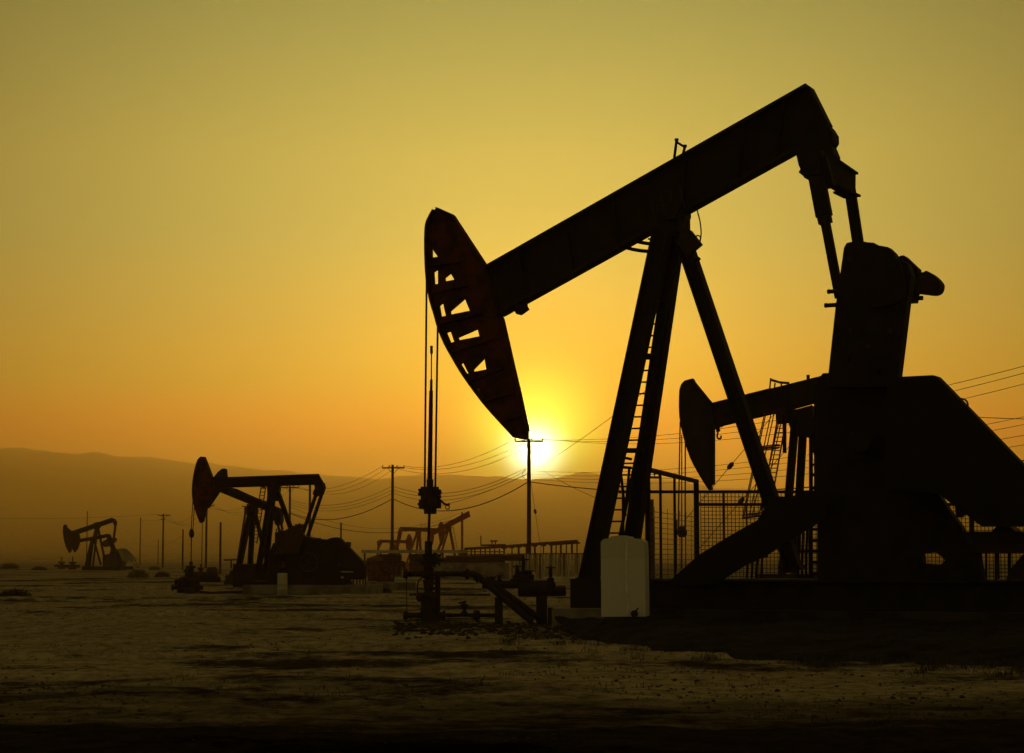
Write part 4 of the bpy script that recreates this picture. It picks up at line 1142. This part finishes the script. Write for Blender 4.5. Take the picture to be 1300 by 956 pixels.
# ------------------------------------------------------------------ utility poles and lines
def pole(px, ytop, Y, w, label, arm=None, arm_y=None, pins=4, lean=0.0, mt=None, brace=True, cat='utility pole', group='wooden utility poles'):
    top = at(px, ytop, Y); k = Y / 2776
    base = V((top.x - lean, Y, 0))
    r = thing('utility_pole', label, cat, base, group)
    mb = MB(); mb.tube([base - UP * .1, V((top.x, Y, top.z))], w * .58, 10, w * .42); part('pole_shaft', mb, mt or M['wood'], r, smooth=True)
    att = []
    if arm:
        x0, x1 = arm
        a = at(x0, arm_y, Y - w * .6); b = at(x1, arm_y, Y - w * .6)
        mb = MB(); mb.bar(a, b, .12, .15, (0, 1, 0)); part('cross_arm', mb, M['wood'], r)
        if brace:
            mb = MB(); c = (a + b) / 2
            mb.bar(a.lerp(c, .45), c - UP * .65, .03, .05); mb.bar(b.lerp(c, .45), c - UP * .65, .03, .05); part('brace', mb, M['iron'], r)
        for t in ([.03, .33, .67, .97][:pins] if pins == 4 else [.03, .6, .97]):
            p = a.lerp(b, t); mb = MB(); mb.lathe(p + UP * .07, UP, [(0, .03), (.08, .03), (.09, .07), (.16, .08), (.2, .05)], 8); part('insulator', mb, M['ceram'], r)
            att.append(p + UP * .22)
    r['_'] = 0; del r['_']
    return dict(top=top, att=att, base=base, Y=Y, x=top.x, k=k)

pA = pole(671.5, 556.5, 190, .36, 'tallest utility pole, standing straight in front of the setting sun', (653, 690), 560.2, 3)
pB = pole(498.5, 590, 242, .33, 'utility pole with a cross-arm just left of the wellhead rods', (485, 513.5), 594, 4)
pC = pole(368.2, 617, 300, .33, 'utility pole whose cross-arm shows under the level beam of the mid-sized pumpjack', (357, 380), 619, 4)
pD = pole(207.5, 652.5, 430, .34, 'utility pole with two short cross-arms between the far left pumps and the mid-sized one', (200.5, 216.5), 654.2, 4)
pE = pole(262.5, 641, 380, .36, 'utility pole with its cross-arm just right of the tip of the mid-sized horsehead', (257, 272), 642, 3)
pF = pole(823.7, 604, 150, .26, 'utility pole with three hanging insulators behind the tall mesh gate panel', (822, 837), 606, 3, brace=False)
mbx = MB(); 
for px_, yt, Y, w, lb in ((393.6, 610, 250, .30, 'bare wooden post rising behind the pitman arms of the mid-sized pumpjack'),
                        (433, 663.5, 300, .26, 'short bare post showing above the rounded belt guard of the mid-sized pumpjack'),
                        (280.2, 663, 240, .24, 'short thick bare post right of the mid-sized horsehead'),
                        (232.4, 672, 330, .25, 'short bare post just left of the rope hanger of the mid-sized pumpjack'),
                        (178.5, 657, 520, .25, 'thin bare post just right of the pale belt guard at far left'),
                        (201, 685, 560, .2, 'thinnest low post just left of the pole with two short cross-arms'),
                        (111, 649, 520, .22, 'thin tall post rising over the two far left pumpjacks'),
                        (257, 655, 560, .22, 'very thin post just left of the pole with its cross-arm by the horsehead tip'),
                        (586.7, 650.5, 335, .28, 'bare post crossing the raised beam of the far reddish pumpjack'),
                        (827.8, 634, 140, .26, 'shorter reddish post beside the pole with hanging insulators behind the mesh gate panel'),
                        (350.8, 671, 320, .2, 'thin low post seen through the legs of the mid-sized pumpjack')):
    pole(px_, yt, Y, w, lb, cat='post', group='bare wooden posts')

def wires():
    W = M['wire']; n = [0]
    def w(p, q, sag, label, r=.018, **k): wire(p, q, sag, r, W, label, **k)
    off = V((at(1560, 400, 100)))
    oR = [at(1540, 396, 100), at(1560, 396, 100), at(1590, 401, 100)]
    # tallest pole to the next pole on the left
    G = 'overhead wires between the poles'
    names = ['upper', 'middle', 'lower']
    for i, (a, b) in enumerate(zip((pA['att'][0], pA['att'][1], pA['att'][1] - UP * .5), (pB['att'][3], pB['att'][2], pB['att'][1]))):
        w(a, b, 1.0 + .3 * i, ['topmost conductor', 'second conductor', 'third conductor'][i] + ' sagging from the tallest pole left to the pole by the wellhead rods', group=G)
    for i, (y1, y2) in enumerate(((592, 617), (596, 621.5), (600, 626))):
        w(at(671, y1, 190), at(498.5, y2, 242), 1.5, ['upper', 'middle', 'lower'][i] + ' of the three telephone wires just left of the tallest pole', .02, group=G)
    w(at(671, 611.5, 190), at(498.5, 633, 242), 1.9, 'thick lowest cable between the tallest pole and the pole by the wellhead rods', .045, group=G)
    w(at(671, 601, 190), at(560, 642, 200), .25, 'thin service wire dropping left from the tallest pole behind the rotator ring', .018, group=G)
    for i in range(3):
        w(pB['att'][i], pC['att'][min(i + 1, 3)], 1.4 + .3 * i, ['front', 'middle', 'back'][i] + ' conductor sagging left from the cross-arm of the pole by the wellhead rods', group=G)
    for i, (y1, y2) in enumerate(((617, 634), (621.5, 637), (626, 640))):
        w(at(498.5, y1, 242), at(368, y2, 300), 1.4, ['upper', 'middle', 'lower'][i] + ' telephone wire behind the pitman arms of the mid-sized pumpjack', .02, group=G)
    w(at(498.5, 633, 242), at(368, 650.5, 300), 1.6, 'thick cable sagging left of the pole by the wellhead rods', .045, group=G)
    w(at(368, 652, 300), at(586.7, 655, 335), 2.6, 'thick cable passing low behind the pole by the wellhead rods', .04, group=G)
    w(at(368, 643, 300), at(586.7, 650, 335), 2.8, 'thin wire passing low above the thick cable towards the far reddish pumps', .018, group=G)
    for i in range(3):
        w(pC['att'][i], pE['att'][i], 2.0 + .4 * i, ['front', 'middle', 'back'][i] + ' wire seen through the legs of the mid-sized pumpjack', .018, group=G)
        w(pE['att'][i], pD['att'][i], 2.4 + .3 * i, ['front', 'middle', 'back'][i] + ' wire running left from behind the mid-sized horsehead', .018, group=G)
    w(pD['att'][0], at(-60, 656, 450), .6, 'long thin wire crossing the left edge over the far left pumps', .02, group=G)
    w(at(207, 659, 430), at(178.5, 660, 520), .3, 'short wire between the pole with two short arms and the thin post', .018, group=G)
    w(at(232.4, 680, 330), at(178.5, 690, 520), 1.2, 'low wire across the posts right of the far left pumps', .018, group=G)
    # tallest pole to an unseen nearer pole on the right
    for i, (src, q) in enumerate(zip((pA['att'][0], pA['att'][1], pA['att'][2]), oR)):
        w(src, q, 1.9 + .25 * i, ['front', 'middle', 'back'][i] + ' conductor rising from the tallest pole to the upper right edge', .016, group=G, n=40)
    for i, (y1, y2) in enumerate(((598, 470), (602, 482), (605, 500), (608, 516))):
        w(at(671, y1, 190), at(1560, y2, 100), 1.55, ['uppermost', 'second', 'third', 'lowest'][i] + ' of four telephone wires at the right edge above the belt guard slope', .014, group=G, n=40)
    w(at(671, 611.5, 190), at(1560, 536, 100), 1.9, 'thick cable sagging right from the tallest pole behind the legs', .04, group=G, n=40)
    w(at(1120, 520, 150), at(1400, 533, 120), .2, 'single straight wire at the right edge just over the belt guard slope', .022, group=G)
    w(at(696, 585.5, 186), at(830, 488, 130), .15, 'thin wire climbing right from the sun to the near leg', .018, group=G)
    w(at(690, 598, 186), at(778, 641, 150), .15, 'thin wire descending right from the sun towards the near leg', .018, group=G)
    # guys
    def guy(p, q, ts, label):
        r = thing('guy_wire', label, 'guy wire', q, 'guy wires')
        mb = MB(); mb.tube([p, q], .016, 5); part('strand', mb, W, r)
        c = V(p).lerp(V(q), ts); d = (V(q) - V(p)).normalized()
        mb = MB(); mb.lathe(c, d, [(0, .04), (.1, .12), (.35, .12), (.45, .04)], 8); part('strain_insulator', mb, M['ceram'], r)
    guy(at(673, 605, 190), at(690, 722, 186), .36, 'thin guy wire with an insulator slanting down right of the tallest pole')
    guy(at(1000, 505, 110), at(868, 662, 112), .52, 'upper guy wire with an insulator between the blunt horsehead and the rear leg')
    guy(at(1030, 535, 112), at(880, 705, 112), .57, 'lower guy wire with an insulator behind the mesh fence')
    mb = MB(); mb.tube([at(x, y, 189.6) for x, y in arc_px([(671, 594), (665, 597), (664, 604), (667, 609), (671, 608)], 3)], .03, 5)
    single('cable_loop', mb, M['wire'], 'small loop of slack cable on the left side of the tallest pole below the sun', 'cable')
wires()

# second short arms and a transformer on the ladder-like lamp post behind the mid-sized unit
def box_pole():
    r = thing('utility_pole', 'slanting pole with a transformer box at its head, near the mid-sized pumpjack', 'utility pole', gnd(302, 722), 'wooden utility poles')
    Y = 240; mb = MB(); mb.tube([at(300.5, 722, Y), at(312, 648, Y)], .16, 8, .12); part('pole_shaft', mb, M['wood'], r, smooth=True)
    mb = MB(); mb.lathe(at(313, 653, Y - .2), UP, [(0, .22), (.03, .27), (.75, .27), (.8, .2)], 12); part('transformer', mb, M['rust'], r)
    mb = MB(); mb.bar(at(307, 642.5, Y), at(316, 643.5, Y), .1, .1); mb.bar(at(312, 643, Y), at(312, 649, Y), .12, .12); part('cross_arm', mb, M['wood'], r)
    mb = MB(); mb.bar(at(203, 659.5, 429.7), at(210, 659.7, 429.7), .1, .12)
    part('cross_arm', mb, M['wood'], bpy.data.objects['utility_pole.003'])
box_pole()

# ------------------------------------------------------------------ far plant: fence, pipe rack, walls, tanks
def plant():
    # corrugated sheet fence right of the wellhead
    Y0, Y1 = 190.0, 168.0
    A = at(643, 700, Y0); B = at(746, 700, Y1); A.z = B.z = 0
    r = thing('slatted_fence', 'pale upright-slat fence behind the tallest pole, between the wellhead and the near leg', 'fence', A.lerp(B, .5))
    n = 26; top = 2.02; mb = MB(); d = B - A; nn = V((-d.y, d.x, 0)).normalized()
    for i in range(n):
        p = A + d * ((i + .5) / n); mb.bar(p - UP * .05, p + UP * top, d.length / n * .62, .04, d)
    for z in (.35, 1.6): mb.bar(A + UP * z + nn * .06, B + UP * z + nn * .06, .04, .1)
    part('slats', mb, M['bare'], r)
    mb = MB(); mb.bar(A + UP * (top + .03), B + UP * (top + .03), .1, .07); part('cap_rail', mb, M['brown'], r)
    for t in (.2, .46, .75):
        mb = MB(); p = A + d * t - nn * .12; mb.bar(p, p + UP * top, .1, .1); part('post', mb, M['rust'], r)
    # elevated pipe rack
    r = thing('pipe_rack', 'long elevated pipe rack on many thin posts rising to the right beyond the slatted fence', 'pipe rack', at(680, 712, 235) * V((1, 1, 0)) if False else V((at(680, 700, 235).x, 235, 0)))
    P = [(590, 696.5, 262), (640, 693.5, 250), (690, 689.5, 238), (733, 686.6, 226)]
    mb = MB()
    for a, b in zip(P[:-1], P[1:]):
        mb.bar(at(*a), at(*b), .16, .22); 
        mb.bar(at(a[0], a[1] + 1.6, a[2]), at(b[0], b[1] + 1.6, b[2]), .1, .1)
    part('header_pipe', mb, M['rust'], r)
    for i, px in enumerate((640, 650, 658.5, 668, 679, 690, 700, 706, 712, 719, 726, 732.5)):
        t = (px - 590) / 143; Y = 262 - 36 * t; y = 697 - 10.2 * t
        mb = MB(); p = at(px, y, Y); mb.bar(V((p.x, p.y, 0)), p, .13 if i % 2 else .22, .14); mb.bar(p - V((.3, 0, .2)), p + V((.3, 0, -.2)), .12, .18)
        part('post', mb, M['rust'], r)
    mb = MB()
    for x0 in (592.5, 598.5, 603, 610, 616, 622, 628, 634):
        p = at(x0, 697, 258); mb.bar(V((p.x, p.y, 0)), p, .16, .16)
    for y in (700.5, 703.8): mb.bar(at(590, y, 258), at(640, y, 254), .12, .12)
    part('lattice', mb, M['rust'], r)
    mb = MB(); mb.tube([at(610.5, 680, 260), at(610.5, 692, 260)], .06, 6); mb.bar(at(610, 692.3, 258), at(642, 691.6, 258), .16, .2)
    part('vent_pipe', mb, M['rust'], r)
    mb = MB()
    for x in (624.7, 629): mb.lathe(at(x, 690.5, 256), UP, [(0, .07), (.25, .07), (.25, .22), (.42, .22)], 8)
    part('relief_valve', mb, M['rust'], r)
    # concrete wall with brown pipes on top
    Y = 176
    mb = MB(); a = at(549, 713, Y); b = at(646, 714, Y); h = at(600, 714.5, Y).z
    mb.bar(V(((a.x + b.x) / 2, Y, -.1)), V(((a.x + b.x) / 2, Y, h)), (b.x - a.x), .3, (1, 0, 0))
    single('containment_wall', mb, M['conc'], 'low pale concrete wall behind the black wellhead tree, left of the slatted fence', 'wall')
    mb = MB()
    for i, (y, x0, x1) in enumerate(((706, 566, 664), (708.6, 556, 664), (711, 553, 664), (713.3, 553, 640))):
        mb.tube([at(x0, y + .8, Y + .2 + i * .3), at((x0 + x1) / 2, y, Y + .2 + i * .3), at(x1, y - .5, Y + .2 + i * .3)], .09, 8)
    single('pipe_bundle', mb, M['brown'], 'bundle of brown pipes lying along the top of the low concrete wall', 'pipes')
    # white tank roof behind
    mb = MB(); p = V((at(575, 700, 205).x, 205, 0)); z = at(575, 708, 205).z
    mb.lathe(p, UP, [(0, 2.0), (z - .3, 2.0), (z - .1, 1.9), (z, 1.0)], 24)
    single('low_tank', mb, M['bare'], 'low pale round tank just right of the black wellhead tree', 'tank')
    # shed at far middle-left
    Y = 215
    r = thing('shed', 'low open-sided shed with a long flat roof between the mid-sized pumpjack and the wellhead', 'shed', V((at(525, 700, Y).x, Y, 0)))
    mb = MB(); a = at(460, 699.5, Y); b = at(592, 700, Y); z1 = at(500, 698.3, Y).z; z0 = at(500, 702.2, Y).z
    mb.bar(V((a.x, Y, (z0 + z1) / 2)), V((b.x, Y, (z0 + z1) / 2)), 3.0, z1 - z0, (0, 1, 0)); part('roof', mb, M['bare'], r)
    for px in (463, 483, 507, 521, 562, 590):
        mb = MB(); p = at(px, 702, Y - 1.3); mb.bar(V((p.x, p.y, 0)), p, .18, .18); part('post', mb, M['rust'], r)
    for x0, x1 in ((484, 510), (521, 560)):
        mb = MB(); a = at(x0, 706, Y + 1); b = at(x1, 706, Y + 1); zt = at(x0, 703.5, Y + 1).z
        mb.bar(V(((a.x + b.x) / 2, Y + 1, 0)), V(((a.x + b.x) / 2, Y + 1, zt)), b.x - a.x, .1, (1, 0, 0)); part('wall_panel', mb, M['roof'], r)
    mb = MB(); Y = 208; p = V((at(476, 700, Y).x, Y, 0)); z = at(476, 709, Y).z; zt = at(476, 706, Y).z
    mb.lathe(p, UP, [(0, .8), (z, .8), (zt, .1)], 20)
    single('low_tank', mb, M['roof'], 'small round tank with a conical lid under the left end of the flat roof', 'tank')
    # white-ish plates
    mb = MB(); Y = 150; p = at(482, 740, Y); p.z = 0; a = at(467, 724, Y); b = at(500, 724, Y); z = at(480, 717.5, Y).z
    for px in (468, 482, 500):
        q = at(px, 715, Y); mb.bar(V((q.x, Y, 0)), q, .1, .1)
    for y in (713.5, 717.5): mb.tube([at(462, y, Y), at(513, y, Y)], .08, 8)
    mb.tube([at(513, 713.5, Y), at(513.5, 725, Y), at(516, 731, Y)], .08, 8)
    single('pipe_stand', mb, M['rust'], 'low rusty pipe stand just right of the concrete block under the mid-sized pumpjack', 'pipes')
    for k_, (x, y, rr, hh) in enumerate(((474, 724, .35, .9), (486, 722, .3, 1.2), (493, 724, .4, .8))):
        mb = MB(); q = at(x, 727, 148); q.z = 0
        mb.lathe(q, UP, [(0, rr), (hh * .5, rr), (hh * .52, rr * .5), (hh * .8, rr * .5), (hh * .82, rr * .9), (hh, rr * .9), (hh, .05), (hh + .3, .05)], 12)
        single('valve_stub', mb, M['rust'], ['leftmost and stoutest', 'tallest and thinnest', 'rightmost and lowest'][k_] + ' of the three rusty valves in the low pipe stand', 'valve', 'valves in the pipe stand')
    # concrete blocks right of the mid-sized pump
    for x0, x1, yt, yb, Y, lb in ((465, 478, 738, 750, 112, 'brown concrete block at the right end of the mid-sized pumpjack'), (480, 528, 739, 750, 114, 'long brown concrete block behind the left side of the wellhead tree')):
        mb = MB(); a = at(x0, 740, Y); b = at(x1, 740, Y); z = at(x0, yt, Y).z
        mb.bar(V(((a.x + b.x) / 2, Y, -.1)), V(((a.x + b.x) / 2, Y, z)), b.x - a.x, 1.2, (1, 0, 0)); single('concrete_block', mb, M['conc'], lb, 'block')
    mb = MB(); a = gnd(690, 738); b = gnd(733, 738); mb.bar(V(((a.x + b.x) / 2, a.y, -.1)), V(((a.x + b.x) / 2, a.y, .3)), b.x - a.x, 4, (1, 0, 0))
    single('concrete_slab', mb, M['bare'], 'pale flat slab on the soil just left of the near leg of the biggest pumpjack', 'slab')
    mb = MB(); mb.tube([gnd(520, 757.5) + UP * .08, gnd(560, 757) + UP * .08, gnd(622, 757.5) + UP * .08], .05, 6); single('ground_pipe', mb, M['iron'], 'thin dark pipe lying across the soil behind the wellhead tree', 'pipe')
    # dark equipment behind the left wellhead
    Y = 150
    r = thing('pipe_skid', 'low dark skid of pipes and a small tank behind the left wellhead', 'pipe skid', V((at(270, 700, Y).x, Y, 0)))
    for a, b, y, rad, nm in ((240, 262, 731, .3, 'vessel'), (262, 277, 729, .5, 'vessel'), (228, 280, 735.5, .2, 'pipe')):
        mb = MB(); p = at(a, y, Y); L = (b - a) * Y / 2776; mb.lathe(p, V((1, 0, 0)), [(0, rad * .6), (.12, rad), (L - .12, rad), (L, rad * .6)], 14); part(nm, mb, M['iron'], r)
    for px, y in ((237, 720.5), (243, 723), (255, 718), (268, 723)):
        mb = MB(); p = at(px, y, Y); mb.lathe(V((p.x, p.y, .1)), UP, [(0, .12), (p.z - .4, .12), (p.z - .38, .22), (p.z - .25, .22), (p.z - .2, .06), (p.z, .06)], 8); part('valve', mb, M['iron'], r)
    r = thing('pipe_stand', 'thin T-shaped pipe stand in front of the slanting transformer pole', 'pipes', V((at(294, 700, 180).x, 180, 0)))
    mb = MB(); mb.tube([at(284, 711, 180), at(306, 710.3, 180)], .07, 6); part('pipe', mb, M['rust'], r)
    mb = MB(); mb.tube([at(293.5, 711, 180), at(293.5, 722, 180) * V((1, 1, 1))], .07, 6); part('post', mb, M['rust'], r)
    Y = 140
    r = thing('valve_cluster', 'dark valves on the ground left of the leg feet of the mid-sized pumpjack', 'valves', V((at(298, 700, Y).x, Y, 0)))
    for px, hh, rr in ((290, .6, .3), (296, .9, .35), (303, 1.3, .5)):
        mb = MB(); p = at(px, 730, Y); mb.lathe(V((p.x, Y, 0)), UP, [(0, rr), (hh * .4, rr), (hh * .45, rr * .5), (hh * .7, rr * .8), (hh, rr * .6)], 10); part('valve', mb, M['iron'], r)
    # wellheads of the far left pumps
    for x, y, lb in ((78, 722, 'small dark wellhead at the foot of the far left tilted pumpjack'), (92, 723, 'small dark wellhead just in front of the far left level pumpjack')):
        mb = MB(); g = gnd(x, y); mb.lathe(g, UP, [(0, .6), (.4, .6), (.45, .3), (.9, .35), (1.0, .6), (1.2, .6), (1.25, .12), (2.0, .1)], 10); mb.lathe(g + V((-1.2, 0, .5)), V((1, 0, 0)), [(0, .2), (2.4, .2)], 8)
        single('wellhead', mb, M['iron'], lb, 'wellhead')
plant()

# ------------------------------------------------------------------ scrub, grass, clods
def shrub(px, py, wpx, hpx, label, seed, dens=1.0):
    rng = random.Random(seed); g = gnd(px, py); k = g.y / 2776; W = wpx * k / 2; H = hpx * k
    r = thing('shrub', label, 'shrub', g, 'dry desert shrubs')
    mb = MB()
    for i in range(26):
        a = rng.uniform(0, 6.28); e = rng.uniform(.3, 1.5); L = rng.uniform(.6, 1.0)
        tip = g + V((math.cos(a) * math.cos(e) * W, math.sin(a) * math.cos(e) * W, math.sin(e) * H)) * L
        mid = g.lerp(tip, .5) + V((rng.uniform(-.1, .1) * W, 0, .1 * H)); mb.tube([g, mid, tip], .012 + .004 * W, 4, .004)
    part('stem', mb, M['wood'], r)
    mb = MB(); n = int(1100 * dens)
    for i in range(n):
        a = rng.uniform(0, 6.28); e = math.asin(rng.uniform(0.0, 1)); L = rng.uniform(.35, 1.0) ** .6 * (1 + .25 * noise.noise(V((math.cos(a) * 2, math.sin(a) * 2, e * 2 + seed))))
        c = g + V((math.cos(a) * math.cos(e) * W, math.sin(a) * math.cos(e) * W, math.sin(e) * H)) * L
        s = rng.uniform(.03, .07) * (W + .2) * 1.1; d1 = V((rng.uniform(-1, 1), rng.uniform(-1, 1), rng.uniform(-.4, 1))).normalized(); d2 = d1.orthogonal().normalized()
        mb.add([c - d1 * s, c + d2 * s * .35, c + d1 * s, c - d2 * s * .35], [(0, 1, 2, 3)])
    part('foliage', mb, M['leaf'], r)
for i, s in enumerate(((175, 733.5, 30, 11, 'round dark shrub right of the pale belt guard at far left'),
          (206, 733, 22, 8, 'smaller flat shrub just right of the round dark one at far left'),
          (12, 722.5, 26, 8, 'wide low shrub at the left edge near the horizon'),
          (196, 723.5, 16, 4.5, 'tiny low shrub behind the smaller flat one at far left'),
          (50, 724, 22, 5, 'thin flat shrub left of the two far left pumpjacks'),
          (489, 753, 20, 7, 'pale scrubby tuft right of the concrete block under the mid-sized pumpjack'),
          (18, 758, 44, 10, 'dark low brush at the left edge beyond the wheel ruts'),
          (620, 741, 26, 8, 'brushy tuft at the foot of the low concrete wall'),
          (722, 735, 22, 9, 'brushy tuft at the foot of the pale slatted fence by the near leg'))):
    shrub(*s, seed=i + 3)

def ground_cover():
    rng = random.Random(21)
    mb = MB()
    def tuft(p, h, n, spread):
        for i in range(n):
            a = rng.uniform(0, 6.28); b = p + V((rng.uniform(-1, 1) * spread, rng.uniform(-1, 1) * spread, 0))
            d = V((math.cos(a) * .5, math.sin(a) * .5, 1)) * h * rng.uniform(.4, 1); w = V((math.sin(a), -math.cos(a), 0)) * .008
            mb.add([b - w, b + w, b + d], [(0, 1, 2)])
    for i in range(2600):                                                    # straggling line of weeds before the bund
        px = rng.uniform(640, 1340); t = (px - 640) / 700
        py = 806 + 42 * t + rng.gauss(0, 6) + 4 * math.sin(px * .05)
        if noise.noise(V((px * .02, py * .1, 0))) < -.1: continue
        p = gnd(px, py); p.z = ground_h(p.x, p.y) - .01
        tuft(p, rng.uniform(.05, .16), 7, .12)
    for i in range(900):
        px = rng.uniform(-50, 1350); py = rng.uniform(726, 930); p = gnd(px, py)
        if noise.noise(V((p.x * .25, p.y * .12, 4))) < .15: continue
        p.z = ground_h(p.x, p.y) - .01; tuft(p, rng.uniform(.04, .13), 6, .15)
    part('dry_grass', mb, M['leaf'], None, kind='stuff')
    mb = MB()
    ico = [V((0, 0, 1)), V((.9, 0, .3)), (V((.3, .85, .3))), V((-.7, .5, .3)), V((-.7, -.5, .3)), V((.3, -.85, .3)), V((0, 0, -.5))]
    fc = [(0, 1, 2), (0, 2, 3), (0, 3, 4), (0, 4, 5), (0, 5, 1), (6, 2, 1), (6, 3, 2), (6, 4, 3), (6, 5, 4), (6, 1, 5)]
    def clod(p, s):
        mb.add([p + V((v.x * s * rng.uniform(.7, 1.4), v.y * s * rng.uniform(.7, 1.4), v.z * s * rng.uniform(.5, .9))) for v in ico], fc)
    for i in range(4200):
        px = rng.uniform(-40, 1340); py = 720 + 225 * rng.random() ** .8; p = gnd(px, py)
        f_ = noise.noise(V((p.x * .16, p.y * .10, 9)))
        if f_ < .02 and rng.random() > .12: continue
        p.z = ground_h(p.x, p.y); clod(p, rng.uniform(.006, .02) * (1 + 1.2 * (rng.random() ** 6)) * (1 + p.y / 90))
    for i in range(2200):                                                    # churned soil in front of the bund and round the wellhead
        px = rng.uniform(500, 1340); t = max(0, (px - 700) / 640)
        py = 799 + 42 * t + rng.gauss(0, 5); p = gnd(px, py); p.z = ground_h(p.x, p.y); clod(p, rng.uniform(.02, .09))
    part('soil_clods', mb, M['clod'], None, kind='stuff')
ground_cover()
# ------------------------------------------------------------------ render settings
SC.view_settings.view_transform = 'Standard'; SC.view_settings.look = 'None'
SC.view_settings.exposure = 0.0; SC.view_settings.gamma = 1.0
SC.cycles.max_bounces = 8; SC.cycles.diffuse_bounces = 2; SC.cycles.glossy_bounces = 2
SC.cycles.volume_bounces = 6
SC.cycles.use_denoising = True
